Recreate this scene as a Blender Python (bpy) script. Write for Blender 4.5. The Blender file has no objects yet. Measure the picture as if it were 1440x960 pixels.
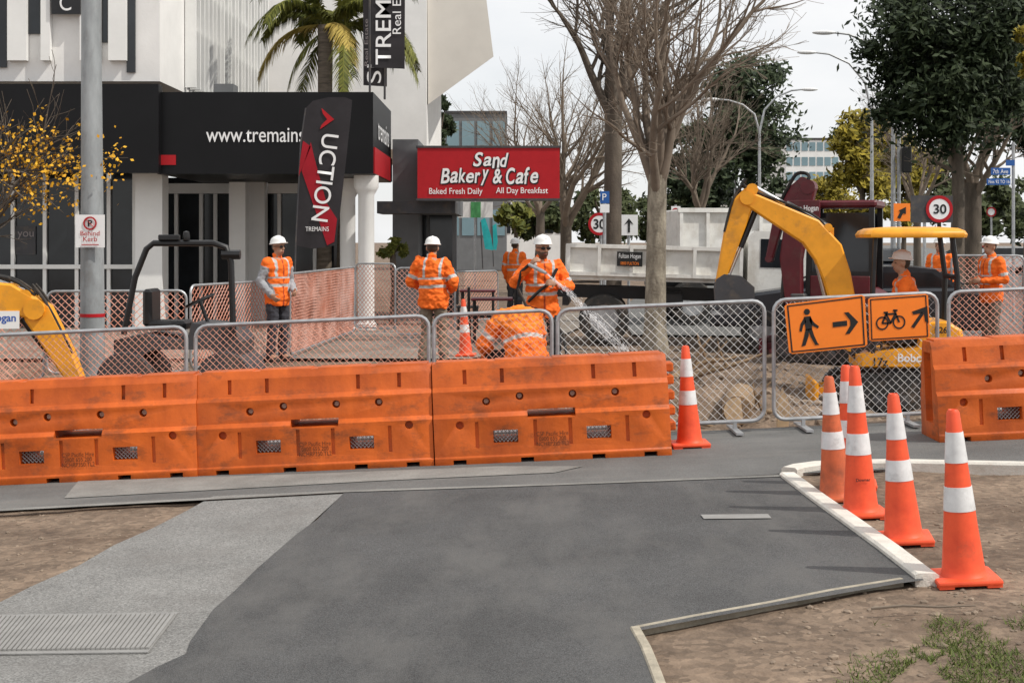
import bpy,bmesh,math,random
from mathutils import Vector as V, Matrix as M, noise as NZ
R=math.radians
random.seed(7)
S=bpy.context.scene; COL=S.collection
FX=2000.;HY=340.;CZ=1.7
def P(px,py,Y): return V(((px-720)*Y/FX,Y,CZ-(py-HY)*Y/FX))
def fade(Y):
    t=min(max((Y-12.3)/5.7,0),1); return 1-t*t*(3-2*t)
def g(X,Y): return .045*max(-14,min(14,X))*fade(Y)
def G(px,py,dz=0):
    Y=(CZ-dz)/((py-HY)/FX+.045*(px-720)/FX); X=(px-720)*Y/FX
    return V((X,Y,.045*X+dz))
# ---------------------------------------------------------------- materials
def mat(name,c,rough=.6,metal=0,var=.15,scale=6,bump=0,bscale=60,c2=None,stretch=None,fine=0,spec=.4,grime=None):
    m=bpy.data.materials.new(name); m.use_nodes=True; nt=m.node_tree; N=nt.nodes; L=nt.links
    b=N['Principled BSDF']; b.inputs['Roughness'].default_value=rough; b.inputs['Metallic'].default_value=metal
    b.inputs['Specular IOR Level'].default_value=spec
    tc=N.new('ShaderNodeTexCoord'); src=tc.outputs['Object']
    if stretch:
        mp=N.new('ShaderNodeMapping'); mp.inputs['Scale'].default_value=stretch; L.new(src,mp.inputs[0]); src=mp.outputs[0]
    n=N.new('ShaderNodeTexNoise'); n.inputs['Scale'].default_value=scale; n.inputs['Detail'].default_value=7; n.inputs['Roughness'].default_value=.62
    L.new(src,n.inputs['Vector'])
    mr=N.new('ShaderNodeMapRange'); mr.inputs[1].default_value=.33; mr.inputs[2].default_value=.67; L.new(n.outputs[0],mr.inputs[0])
    mx=N.new('ShaderNodeMix'); mx.data_type='RGBA'
    mx.inputs[6].default_value=(*[x*(1-var) for x in c],1)
    mx.inputs[7].default_value=(*(c2 if c2 else [min(1,x*(1+var)) for x in c]),1)
    L.new(mr.outputs[0],mx.inputs[0]); out=mx.outputs[2]
    if fine:
        n2=N.new('ShaderNodeTexVoronoi'); n2.inputs['Scale'].default_value=bscale; L.new(tc.outputs['Object'],n2.inputs['Vector'])
        r2=N.new('ShaderNodeMapRange'); r2.inputs[3].default_value=1-fine; r2.inputs[4].default_value=1+fine
        sp=N.new('ShaderNodeSeparateColor'); L.new(n2.outputs['Color'],sp.inputs[0]); L.new(sp.outputs[0],r2.inputs[0])
        m2=N.new('ShaderNodeMix'); m2.data_type='RGBA'; m2.blend_type='MULTIPLY'; m2.inputs[0].default_value=1
        L.new(out,m2.inputs[6]); L.new(r2.outputs[0],m2.inputs[7]); out=m2.outputs[2]
    if grime:
        gs,gst,lo,hi,gc,gf=grime
        mp=N.new('ShaderNodeMapping'); mp.inputs['Scale'].default_value=gst; L.new(tc.outputs['Object'],mp.inputs[0])
        oi=N.new('ShaderNodeObjectInfo'); va=N.new('ShaderNodeVectorMath'); va.operation='ADD'; L.new(mp.outputs[0],va.inputs[0]); L.new(oi.outputs['Location'],va.inputs[1])
        ng=N.new('ShaderNodeTexNoise'); ng.inputs['Scale'].default_value=gs; ng.inputs['Detail'].default_value=8; ng.inputs['Roughness'].default_value=.7; L.new(va.outputs[0],ng.inputs['Vector'])
        rg=N.new('ShaderNodeMapRange'); rg.inputs[1].default_value=lo; rg.inputs[2].default_value=hi; rg.inputs[4].default_value=gf; L.new(ng.outputs[0],rg.inputs[0])
        m3=N.new('ShaderNodeMix'); m3.data_type='RGBA'; L.new(rg.outputs[0],m3.inputs[0]); L.new(out,m3.inputs[6]); m3.inputs[7].default_value=(*gc,1); out=m3.outputs[2]
    L.new(out,b.inputs['Base Color'])
    if bump:
        n3=N.new('ShaderNodeTexNoise'); n3.inputs['Scale'].default_value=bscale; n3.inputs['Detail'].default_value=5; L.new(tc.outputs['Object'],n3.inputs['Vector'])
        bp=N.new('ShaderNodeBump'); bp.inputs['Strength'].default_value=bump; bp.inputs['Distance'].default_value=.02
        L.new(n3.outputs[0],bp.inputs['Height']); L.new(bp.outputs[0],b.inputs['Normal'])
    return m
def vmat(name,rough=.8):
    m=bpy.data.materials.new(name); m.use_nodes=True; nt=m.node_tree
    a=nt.nodes.new('ShaderNodeAttribute'); a.attribute_name='Col'
    b=nt.nodes['Principled BSDF']; b.inputs['Roughness'].default_value=rough; b.inputs['Specular IOR Level'].default_value=.25
    tc=nt.nodes.new('ShaderNodeTexCoord'); n=nt.nodes.new('ShaderNodeTexNoise'); n.inputs['Scale'].default_value=14; n.inputs['Detail'].default_value=5
    nt.links.new(tc.outputs['Object'],n.inputs['Vector'])
    mr=nt.nodes.new('ShaderNodeMapRange'); mr.inputs[3].default_value=.72; mr.inputs[4].default_value=1.25; nt.links.new(n.outputs[0],mr.inputs[0])
    mx=nt.nodes.new('ShaderNodeMix'); mx.data_type='RGBA'; mx.blend_type='MULTIPLY'; mx.inputs[0].default_value=1
    nt.links.new(a.outputs['Color'],mx.inputs[6]); nt.links.new(mr.outputs[0],mx.inputs[7]); nt.links.new(mx.outputs[2],b.inputs['Base Color'])
    return m
def leafmat(name,c1,c2):
    m=bpy.data.materials.new(name); m.use_nodes=True; nt=m.node_tree; b=nt.nodes['Principled BSDF']; b.inputs['Roughness'].default_value=.6
    b.inputs['Specular IOR Level'].default_value=.2
    ge=nt.nodes.new('ShaderNodeNewGeometry'); mx=nt.nodes.new('ShaderNodeMix'); mx.data_type='RGBA'
    mx.inputs[6].default_value=(*c1,1); mx.inputs[7].default_value=(*c2,1)
    nt.links.new(ge.outputs['Random Per Island'],mx.inputs[0]); nt.links.new(mx.outputs[2],b.inputs['Base Color'])
    return m
m_orange=mat('barrier_plastic',(.54,.092,.008),.5,0,.28,3.2,.12,30,c2=(.66,.128,.012),stretch=(1,1,.45),grime=(3.2,(1,1,1.8),.52,.7,(.12,.04,.016),.8))
m_cone=mat('cone_orange',(.85,.085,.028),.5,0,.16,7,c2=(.92,.115,.038),grime=(6,(1,1,1),.58,.75,(.3,.08,.04),.5))
m_coneold=mat('cone_orange_faded',(.55,.12,.045),.6,0,.25,7,grime=(6,(1,1,1),.5,.7,(.2,.07,.04),.7))
m_refl=mat('reflective_white',(.7,.7,.7),.4,0,.12,12,grime=(9,(1,1,1),.55,.75,(.3,.29,.28),.6))
m_black=mat('black_paint',(.013,.013,.014),.35,0,.2)
m_rubber=mat('rubber',(.025,.024,.023),.8,0,.3,10,grime=(5,(1,1,1),.5,.7,(.16,.12,.09),.7))
m_steel=mat('galvanised_steel',(.4,.41,.42),.45,.55,.2,9)
m_wire=mat('wire_steel',(.42,.41,.4),.5,.4,.2,9)
m_wirep=mat('wire_rusty_pink',(.58,.27,.19),.6,.0,.3,2)
m_net=mat('faded_net',(.72,.27,.17),.7,0,.25,2,c2=(.75,.44,.36))
m_pole=mat('pole_steel',(.3,.32,.33),.6,.2,.25,5,stretch=(1,1,.3),grime=(4,(1,1,.5),.5,.7,(.16,.15,.14),.6))
m_white=mat('white_paint',(.8,.8,.78),.6,0,.05,1.5)
m_whited=mat('white_render',(.8,.79,.77),.8,0,.06,1.2,.1,30,grime=(1.2,(1,1,.25),.56,.8,(.5,.48,.44),.35))
m_truck=mat('truck_white',(.76,.75,.71),.45,0,.1,3,stretch=(1,1,2),grime=(2.2,(1,1,.5),.5,.72,(.38,.32,.25),.6))
m_cream=mat('cream_render',(.68,.64,.58),.8,0,.06,1)
m_grey=mat('grey_render',(.16,.165,.17),.8,0,.12,2)
m_dgrey=mat('dark_grey',(.05,.05,.055),.6,0,.2,3,grime=(5,(1,1,1),.5,.7,(.14,.11,.08),.6))
m_fasc=mat('black_fascia',(.006,.006,.007),.42,0,.2,1,spec=.22)
m_glass=mat('dark_glass',(.02,.023,.027),.1,0,.4,.8,spec=.5)
m_blue=mat('sign_blue',(.02,.1,.34),.5,0,.05)
m_red=mat('sign_red',(.42,.012,.018),.5,0,.06,spec=.25)
m_redf=mat('flag_red',(.32,.012,.022),.7,0,.12,3,spec=.2)
m_txtw=mat('white_lettering',(.82,.82,.82),.6,0,.02)
m_txtg=mat('dim_lettering',(.25,.22,.22),.6,0,.02)
m_txtk=mat('black_lettering',(.012,.012,.012),.6,0,.02)
m_txtb=mat('brown_lettering',(.12,.035,.012),.7,0,.02)
m_txtblue=mat('blue_lettering',(.03,.1,.4),.6,0,.02)
m_signor=mat('sign_orange',(.93,.23,.02),.5,0,.05,grime=(5,(1,1,1),.58,.8,(.4,.14,.03),.4))
m_yel=mat('digger_yellow',(.82,.34,.018),.42,0,.14,4,grime=(4,(1,1,1),.53,.72,(.3,.15,.05),.65))
m_maroon=mat('digger_maroon',(.1,.01,.016),.4,0,.2,4,grime=(4,(1,1,1),.52,.72,(.1,.06,.05),.6))
m_bark=mat('plane_bark',(.2,.16,.12),.9,0,.5,7,.6,25,c2=(.36,.32,.25),stretch=(1,1,.4))
m_barkd=mat('dark_bark',(.1,.08,.062),.9,0,.35,5,.6,22,stretch=(1,1,.3))
m_twig=mat('twig_bark',(.19,.15,.115),.9,0,.25,3)
m_palmt=mat('palm_bark',(.16,.13,.1),.9,0,.35,4,.7,14,stretch=(1,1,6))
m_asph=mat('new_asphalt',(.088,.088,.088),.85,0,.22,1.1,.6,260,fine=.5,grime=(.9,(2.2,.8,1),.46,.66,(.14,.136,.13),.75))
m_road=mat('old_asphalt',(.13,.13,.126),.88,0,.2,1.1,.4,200,fine=.25,grime=(1.1,(.4,2,1),.5,.68,(.21,.2,.185),.6))
m_roadl=mat('pale_asphalt',(.23,.225,.21),.88,0,.2,2.5,.4,200,fine=.2)
m_path=mat('chip_path',(.21,.206,.197),.92,0,.16,1.6,.4,130,fine=.36,grime=(1.1,(1,1,1),.5,.68,(.15,.14,.13),.5))
m_conc=mat('kerb_concrete',(.64,.61,.55),.85,0,.12,7,.3,80,grime=(5,(1,1,1),.56,.78,(.34,.29,.22),.5))
m_concd=mat('edging_concrete',(.36,.32,.25),.9,0,.25,9,.4,60)
m_cover=mat('cover_concrete',(.26,.255,.245),.85,0,.12,6,.3,90)
m_pave=mat('site_pavement',(.24,.215,.185),.9,0,.25,1.2,.3,60,fine=.15,grime=(.7,(1,1,1),.45,.62,(.17,.125,.09),.8))
m_stone=mat('pebble_stone',(.23,.175,.13),.9,0,.35,8)
m_wood=mat('log_wood',(.25,.17,.1),.85,0,.3,6,.4,30)
m_woodc=mat('cut_wood',(.5,.36,.22),.8,0,.2,10)
m_cloth=vmat('clothing_fabric'); m_skin=vmat('skin',.55)
m_helmet=mat('helmet_white',(.78,.78,.76),.35,0,.04)
m_chrome=mat('ram_chrome',(.6,.6,.6),.2,.9,.05)
m_teal=mat('teal_fabric',(.02,.4,.42),.7)
m_green=mat('green_sign',(.08,.33,.12),.6)
m_water=mat('water_drop',(.9,.91,.92),.2)
l_dark=leafmat('leaf_dark_green',(.014,.024,.011),(.055,.075,.034))
l_olive=leafmat('leaf_olive',(.03,.042,.016),(.085,.1,.04))
l_gold=leafmat('leaf_golden',(.15,.13,.02),(.36,.28,.035))
l_yel=leafmat('leaf_autumn',(.5,.24,.015),(.75,.42,.03))
l_palm=leafmat('leaf_palm',(.06,.075,.016),(.2,.2,.04))
l_palmd=leafmat('leaf_palm_dry',(.3,.22,.05),(.5,.38,.1))
l_grass=leafmat('leaf_grass',(.055,.085,.018),(.16,.19,.05))
# ---------------------------------------------------------------- mesh builder
def wloc(o):
    p=V((0,0,0))
    while o: p+=o.location; o=o.parent
    return p
class MB:
    def __init__(s): s.v=[]; s.f=[]
    def add(s,vs,fs):
        k=len(s.v); s.v+=[V(a) for a in vs]; s.f+=[[i+k for i in f] for f in fs]; return s
    def bmadd(s,bm):
        bm.verts.ensure_lookup_table()
        s.add([v.co.copy() for v in bm.verts],[[v.index for v in f.verts] for f in bm.faces]); bm.free(); return s
    def box(s,c,d,rot=None,bev=0,seg=1):
        bm=bmesh.new(); bmesh.ops.create_cube(bm,size=1,matrix=M.Diagonal((*d,1)))
        if bev: bmesh.ops.bevel(bm,geom=bm.edges[:],offset=bev,segments=seg,affect='EDGES',profile=.5)
        bmesh.ops.transform(bm,matrix=M.Translation(V(c))@(rot.to_4x4() if rot else M.Identity(4)),verts=bm.verts)
        bm.verts.index_update(); return s.bmadd(bm)
    def pbox(s,x0,y0,x1,y1,Y,d):
        a=P(x0,y0,Y); b=P(x1,y1,Y)
        return s.box(((a.x+b.x)/2,Y+d/2,(a.z+b.z)/2),(abs(b.x-a.x),d,abs(a.z-b.z)))
    def beam(s,p0,p1,w,h,up=(0,0,1),bev=0):
        p0=V(p0);p1=V(p1); x=(p1-p0); L=x.length; x.normalize(); y=V(up).cross(x)
        if y.length<1e-4: y=V((0,1,0)).cross(x)
        y.normalize(); z=x.cross(y)
        return s.box((p0+p1)/2,(L,w,h),M((x,y,z)).transposed(),bev)
    def tube(s,pts,r,n=8,cap=True):
        pts=[V(p) for p in pts]; m=len(pts); rs=r if isinstance(r,(list,tuple)) else [r]*m
        t0=(pts[1]-pts[0]).normalized(); a=V((0,0,1)) if abs(t0.z)<.9 else V((1,0,0))
        a=(a-t0*a.dot(t0)).normalized(); vs=[]
        for i in range(m):
            t=(pts[min(i+1,m-1)]-pts[max(i-1,0)]).normalized(); a=a-t*a.dot(t)
            a=a.normalized() if a.length>1e-6 else t.orthogonal().normalized(); b=t.cross(a)
            for k in range(n):
                q=2*math.pi*k/n; vs.append(pts[i]+(a*math.cos(q)+b*math.sin(q))*rs[i])
        fs=[[i*n+k,i*n+(k+1)%n,(i+1)*n+(k+1)%n,(i+1)*n+k] for i in range(m-1) for k in range(n)]
        if cap: fs+=[list(range(n))[::-1],[(m-1)*n+k for k in range(n)]]
        return s.add(vs,fs)
    def cyl(s,p0,p1,r0,r1=None,n=14): return s.tube([p0,p1],[r0,r0 if r1 is None else r1],n)
    def caps(s,p0,p1,r0,r1,n=10):
        p0=V(p0);p1=V(p1); d=(p1-p0).normalized(); pts=[];rs=[]
        for q in (-88,-60,-30,0): pts.append(p0+d*r0*math.sin(R(q))); rs.append(r0*math.cos(R(q)))
        for q in (0,30,60,88): pts.append(p1+d*r1*math.sin(R(q))); rs.append(r1*math.cos(R(q)))
        return s.tube(pts,rs,n)
    def lathe(s,c,prof,n=16,ax=None,ring=False):
        c=V(c); A=ax or M.Identity(3); m=len(prof)
        vs=[c+A@V((r*math.cos(2*math.pi*k/n),r*math.sin(2*math.pi*k/n),z)) for r,z in prof for k in range(n)]
        fs=[[i*n+k,i*n+(k+1)%n,(i+1)%m*n+(k+1)%n,(i+1)%m*n+k] for i in range(m if ring else m-1) for k in range(n)]
        if not ring: fs+=[list(range(n))[::-1],[(m-1)*n+k for k in range(n)]]
        return s.add(vs,fs)
    def loft(s,rings):
        n=len(rings[0]); m=len(rings); vs=[p for r in rings for p in r]
        fs=[[i*n+k,i*n+(k+1)%n,(i+1)*n+(k+1)%n,(i+1)*n+k] for i in range(m-1) for k in range(n)]
        fs+=[list(range(n))[::-1],[(m-1)*n+k for k in range(n)]]
        return s.add(vs,fs)
    def ell(s,c,r,sub=2,rot=None):
        bm=bmesh.new(); bmesh.ops.create_icosphere(bm,subdivisions=sub,radius=1)
        if isinstance(r,(int,float)): r=(r,r,r)
        bmesh.ops.transform(bm,matrix=M.Translation(V(c))@(rot.to_4x4() if rot else M.Identity(4))@M.Diagonal((*r,1)),verts=bm.verts)
        bm.verts.index_update(); return s.bmadd(bm)
    def prism(s,pts,vec):
        n=len(pts); vec=V(vec); pts=[V(p) for p in pts]
        fs=[list(range(n)),[n+i for i in range(n)][::-1]]+[[i,(i+1)%n,n+(i+1)%n,n+i] for i in range(n)]
        return s.add(pts+[p+vec for p in pts],fs)
    def build(s,name,m,parent=None,smooth=35,recalc=True):
        me=bpy.data.meshes.new(name)
        if parent: off=wloc(parent)
        else:
            xs=[v.x for v in s.v];ys=[v.y for v in s.v]; off=V(((min(xs)+max(xs))/2,(min(ys)+max(ys))/2,min(v.z for v in s.v)))
        me.from_pydata([v-off for v in s.v],[],s.f)
        if recalc:
            bm=bmesh.new(); bm.from_mesh(me); bmesh.ops.recalc_face_normals(bm,faces=bm.faces); bm.to_mesh(me); bm.free()
        if smooth:
            me.polygons.foreach_set('use_smooth',[True]*len(me.polygons)); me.set_sharp_from_angle(angle=R(smooth))
        me.materials.append(m); o=bpy.data.objects.new(name,me); COL.objects.link(o)
        if parent: o.parent=parent
        else: o.location=off
        return o
def tag(o,label,cat,group=None,kind=None):
    o['label']=label;o['category']=cat
    if group:o['group']=group
    if kind:o['kind']=kind
    return o
def root(name,label,cat,loc=(0,0,0),group=None):
    o=bpy.data.objects.new(name,None); o.empty_display_size=.2; o.location=loc; COL.objects.link(o); return tag(o,label,cat,group)
def copy_tree(o,parent=None):
    kids=[c for c in o.children]
    c=o.copy(); COL.objects.link(c); c.parent=parent
    for k in kids: copy_tree(k,c)
    return c
def txt(s,c,right,up,w,h,m,parent,name='lettering',bold=0,shear=0):
    cu=bpy.data.curves.new('t','FONT'); cu.body=s; cu.align_x='CENTER'; cu.offset=bold; cu.shear=shear; cu.space_line=.85
    o=bpy.data.objects.new('t',cu); COL.objects.link(o); bpy.context.view_layer.update()
    me=bpy.data.meshes.new_from_object(o.evaluated_get(bpy.context.evaluated_depsgraph_get()))
    bpy.data.objects.remove(o); bpy.data.curves.remove(cu)
    xs=[v.co.x for v in me.vertices]; ys=[v.co.y for v in me.vertices]
    sx=w/(max(xs)-min(xs)); sy=h/(max(ys)-min(ys)) if h else sx
    cx=(max(xs)+min(xs))/2; cy=(max(ys)+min(ys))/2; right=V(right).normalized(); up=V(up).normalized(); off=wloc(parent)
    for v in me.vertices: v.co=V(c)+right*((v.co.x-cx)*sx)+up*((v.co.y-cy)*sy)-off
    me.name=name; me.materials.clear(); me.materials.append(m)
    t=bpy.data.objects.new(name,me); COL.objects.link(t); t.parent=parent; return t
RX=(1,0,0);UZ=(0,0,1)
def sheet(name,pts,m,label,cat):
    pts=[V(p) for p in pts]; a=sum(pts[i].x*pts[(i+1)%len(pts)].y-pts[(i+1)%len(pts)].x*pts[i].y for i in range(len(pts)))
    if a<0: pts=pts[::-1]
    b=MB().add(pts,[list(range(len(pts)))]); o=b.build(name,m,smooth=0,recalc=False); return tag(o,label,cat,kind='structure')
# ---------------------------------------------------------------- world, sun, camera
w=bpy.data.worlds.new('World'); S.world=w; w.use_nodes=True; nt=w.node_tree; N=nt.nodes; L=nt.links
sv=V((.78,-.34,0)).normalized()*math.cos(R(50))+V((0,0,math.sin(R(50))))
sk=N.new('ShaderNodeTexSky'); sk.sky_type='NISHITA'; sk.sun_disc=False; sk.sun_elevation=R(50); sk.sun_rotation=math.atan2(sv.x,sv.y)
tc=N.new('ShaderNodeTexCoord'); mp=N.new('ShaderNodeMapping'); mp.inputs['Scale'].default_value=(1,1,2.6); L.new(tc.outputs['Generated'],mp.inputs[0])
n=N.new('ShaderNodeTexNoise'); n.inputs['Scale'].default_value=2.3; n.inputs['Detail'].default_value=7; n.inputs['Roughness'].default_value=.55; L.new(mp.outputs[0],n.inputs['Vector'])
mr=N.new('ShaderNodeMapRange'); mr.inputs[1].default_value=.33; mr.inputs[2].default_value=.56; mr.inputs[3].default_value=.68; mr.inputs[4].default_value=1; L.new(n.outputs[0],mr.inputs[0])
mx=N.new('ShaderNodeMix'); mx.data_type='RGBA'; L.new(mr.outputs[0],mx.inputs[0]); L.new(sk.outputs[0],mx.inputs[6]); mx.inputs[7].default_value=(9.8,9.85,9.95,1)
L.new(mx.outputs[2],N['Background'].inputs[0]); N['Background'].inputs[1].default_value=.1
sl=bpy.data.lights.new('sun','SUN'); sl.energy=3.2; sl.angle=R(.6); sl.color=(1,.95,.87)
so=bpy.data.objects.new('sun',sl); COL.objects.link(so); so.rotation_euler=sv.to_track_quat('Z','Y').to_euler(); so.location=(8,-4,12)
cd=bpy.data.cameras.new('camera'); cd.lens=50; cd.sensor_width=36; cd.shift_y=-140/1440; cd.clip_end=4000; cd.clip_start=.1
co=bpy.data.objects.new('camera',cd); COL.objects.link(co); co.location=(0,0,CZ); co.rotation_euler=(R(90),0,0); S.camera=co
S.view_settings.view_transform='Standard'; S.view_settings.look='None'; S.view_settings.exposure=0
# ---------------------------------------------------------------- ground
def ss(a,b,x):
    t=min(max((x-a)/(b-a),0),1); return t*t*(3-2*t)
MOUNDS=((1.75,15.2,.34,.55),(2.55,15.9,.42,.65),(3.0,14.6,.18,.5),(-3.2,14.2,.34,.7),(-1.9,15.0,.26,.8),(-.6,15.6,.2,.7),(.9,15.6,.2,.6),(2.0,18.2,.34,.9),(3.6,18.6,.25,.8))
def hgt(X,Y):
    z=g(X,Y)-.018
    z+=.016*NZ.noise(V((X*2.3,Y*2.3,1)))+.008*NZ.noise(V((X*7,Y*7,4)))
    if Y>12.2 and Y<30:
        k=ss(12.2,13,Y)*(1-ss(19,20.5,Y))
        z+=k*(.08*NZ.noise(V((X*1.3,Y*1.3,7)))+.07*NZ.noise(V((X*3.7,Y*3.7,2)))+.03*NZ.noise(V((X*9,Y*9,3))))
        z-=.27*ss(1.1,1.9,X)*(1-ss(6.4,7.7,X))*ss(12.4,13.2,Y)*(1-ss(18.2,19.8,Y))
        for a,b,h,s in MOUNDS: z+=h*math.exp(-((X-a)**2+(Y-b)**2)/(s*s))*(1+.5*NZ.noise(V((X*5,Y*5,9))))
    if Y>18: z-=.02
    return z
def rng(a,b,s): return [a+(b-a)*i/round((b-a)/s) for i in range(round((b-a)/s)+1)]
xs=[-900,-300,-120,-60,-30,-20,-14,-10,-8]+rng(-6.5,7.5,.1)+[9,11,14,20,30,60,120,300,900]
ys=[-40,-8,0,2,3.5]+rng(4.4,21,.11)+[22,24,26,28,30,35,42,60,100,200,500,2500]
vs=[(x,y,hgt(x,y)) for y in ys for x in xs]; nx=len(xs)
fs=[[j*nx+i,j*nx+i+1,(j+1)*nx+i+1,(j+1)*nx+i] for j in range(len(ys)-1) for i in range(nx-1)]
m_ground=mat('bare_dirt',(.17,.118,.082),.95,0,.35,1.6,.9,24,c2=(.245,.178,.126),fine=.28,grime=(1.3,(1,1,1),.5,.66,(.09,.057,.037),.7))
me=bpy.data.meshes.new('ground'); me.from_pydata(vs,[],fs); me.materials.append(m_ground); me.polygons.foreach_set('use_smooth',[True]*len(fs))
go=bpy.data.objects.new('ground',me); COL.objects.link(go); tag(go,'bare brown dirt ground of the verge and dug up site','ground',kind='structure')
sheet('road',[(-14,9.88,-.63+.006),(14,9.86,.63+.006),(14,12.2,.636),(-14,12.2,-.624)],m_road,'grey asphalt road crossing in front of the orange barriers','road')
def Gs(l,dz): return [G(x,y,dz) for x,y in l]
sheet('road_patch',Gs([(110,676),(480,664),(700,655),(820,655),(780,664),(520,676),(90,700)],.011),m_roadl,'paler worn strip of asphalt in front of the barrier','road')
sheet('old_path',Gs([(300,697),(488,689),(305,857),(300,880),(265,917),(150,980),(60,1020),(-160,1020),(-160,905),(0,846),(48,822),(110,795),(160,766),(215,742),(262,718)],.012),m_path,'rough grey chip footpath on the left','path')
sheet('asphalt_path',Gs([(486,690),(800,680),(1098,668),(1200,745),(1300,815),(1262,820),(1080,852),(893,887),(908,915),(925,960),(940,1010),(100,1010),(182,958),(222,936),(262,918),(268,900),(300,856),(330,830),(360,800),(385,778),(420,748),(446,730)],.018),m_asph,'new dark asphalt driveway sloping up from the road','path')
sheet('gutter_lip',Gs([(-200,723),(0,715),(486,689),(800,679),(1098,667),(1098,669.5),(800,681),(486,691.5),(0,718),(-200,726)],.023),m_roadl,'thin pale concrete lip along the road edge','kerb')
sheet('service_cover',Gs([(985,723),(1080,722),(1085,728),(990,729)],.024),m_cover,'small pale service cover in the driveway','cover')
A,B,C,D=[G(x,y,.014) for x,y in((-60,866),(250,862),(208,918),(-110,922))]
mb=MB(); mb.prism([A,B,C,D],(0,0,.006))
for i in range(46):
    t=(i+.5)/46; a=A.lerp(B,t).lerp(D.lerp(C,t),.06); b=A.lerp(B,t).lerp(D.lerp(C,t),.94)
    mb.beam(a+V((0,0,.009)),b+V((0,0,.009)),.014,.012)
tag(mb.build('utility_cover',m_cover,smooth=0),'ribbed grey concrete access cover in the old footpath','cover')
def kerb(name,pts,w,h,m,label):
    pts=[V(p) for p in pts]; rings=[]
    for i,p in enumerate(pts):
        t=(pts[min(i+1,len(pts)-1)]-pts[max(i-1,0)]); t.z=0; t.normalize(); s=V((-t.y,t.x,0))*w/2
        rings.append([p-s-V((0,0,.08)),p-s+V((0,0,h*.75)),p-s*.75+V((0,0,h)),p+s*.75+V((0,0,h)),p+s+V((0,0,h*.75)),p+s-V((0,0,.08))])
    return tag(MB().loft(rings).build(name,m,smooth=25),label,'kerb',kind='structure')
kerb('kerb',[G(x,y) for x,y in((1304,818),(1250,776),(1200,740),(1150,704),(1108,672))],.115,.042,m_conc,'cream concrete kerb running beside the row of cones')
kerb('curved_kerb',[G(x,y) for x,y in((1110,668),(1122,664),(1150,660),(1190,658),(1260,657),(1350,659),(1440,661),(1560,664))],.12,.055,m_conc,'concrete kerb along the road at the back of the dirt verge')
kerb('path_edging',[G(x,y) for x,y in((1268,818),(1170,834),(1080,852),(980,870),(893,887))],.03,.02,m_concd,'thin worn edging between driveway and dirt')
kerb('path_edging',[G(x,y) for x,y in((893,888),(908,915),(922,950),(940,1000))],.045,.025,m_concd,'short edging turning toward the viewer at the bottom of the driveway')
sheet('pavement',[(-14,20.6,.012),(-.6,20.6,.012),(.6,24,.012),(2.4,34,.012),(-16,34,.012)],m_pave,'pale footpath along the shopfronts','pavement')
sheet('street',[(2.2,26,.006),(9.0,25,.006),(10,22.5,.006),(17,22.5,.006),(27,60,.006),(180,640,.006),(150,640,.006),(6,60,.006),(2.5,34,.006)],m_road,'street running away between the trees','road')
m_vg=mat('verge_grass',(.06,.1,.02),.9,0,.3,1)
sheet('grass_verge',[(16.5,24,.02),(60,24,.02),(120,120,.02),(46,120,.02)],m_vg,'green grass verge at the far right','grass')
mb=MB(); rr=random.Random(3)
for i in range(15000):
    px=rr.uniform(1170,1620); py=rr.uniform(848,1010)
    if px+(py-860)*.7<1320-rr.random()*90 or NZ.noise(V((px*.012,py*.022,0)))+.35*NZ.noise(V((px*.05,py*.09,3)))<-.06+max(0,(880-py))*.008: continue
    p=G(px,py,0); p.z=hgt(p.x,p.y); q=rr.uniform(0,6.28); h=rr.uniform(.008,.034); d=V((math.cos(q),math.sin(q),0))
    mb.add([p-d*.0028,p+d*.0028,p+V((rr.gauss(0,.02),rr.gauss(0,.02),h))],[[0,1,2]])
tag(mb.build('grass',l_grass,smooth=0,recalc=False),'patchy green grass at the bottom right corner','grass',kind='stuff')
mb=MB()
for i in range(2500):
    if i<620: p=G(rr.uniform(900,1500),rr.uniform(690,960))
    elif i<860: p=G(rr.uniform(-60,290),rr.uniform(715,850))
    else: p=V((rr.uniform(-5,6.5),rr.uniform(12.6,19),0))
    on=p.y<12 and p.x<(lambda Y:.1+ (1.55 if Y>7.2 else .9))(p.y) and p.x>-1.6
    if on: continue
    p.z=hgt(p.x,p.y); r=rr.uniform(.004,.014)*(1 if i<860 else 3.8)
    if rr.random()<.06: r*=2
    mb.ell(p,(r*rr.uniform(1,1.6),r,r*rr.uniform(.5,.9)),1,M.Rotation(rr.uniform(0,3),3,'Z'))
tag(mb.build('pebbles',m_stone,smooth=0),'scattered small stones and clods on the dirt','stones',kind='stuff')
mb=MB(); mb.tube([G(1225,855,.02),G(1270,851,.03),G(1320,853,.02),G(1372,851,.03)],[.007,.006,.005,.003],6)
tag(mb.build('stick',m_twig),'thin dry stick lying on dirt near the grass','stick')
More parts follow.
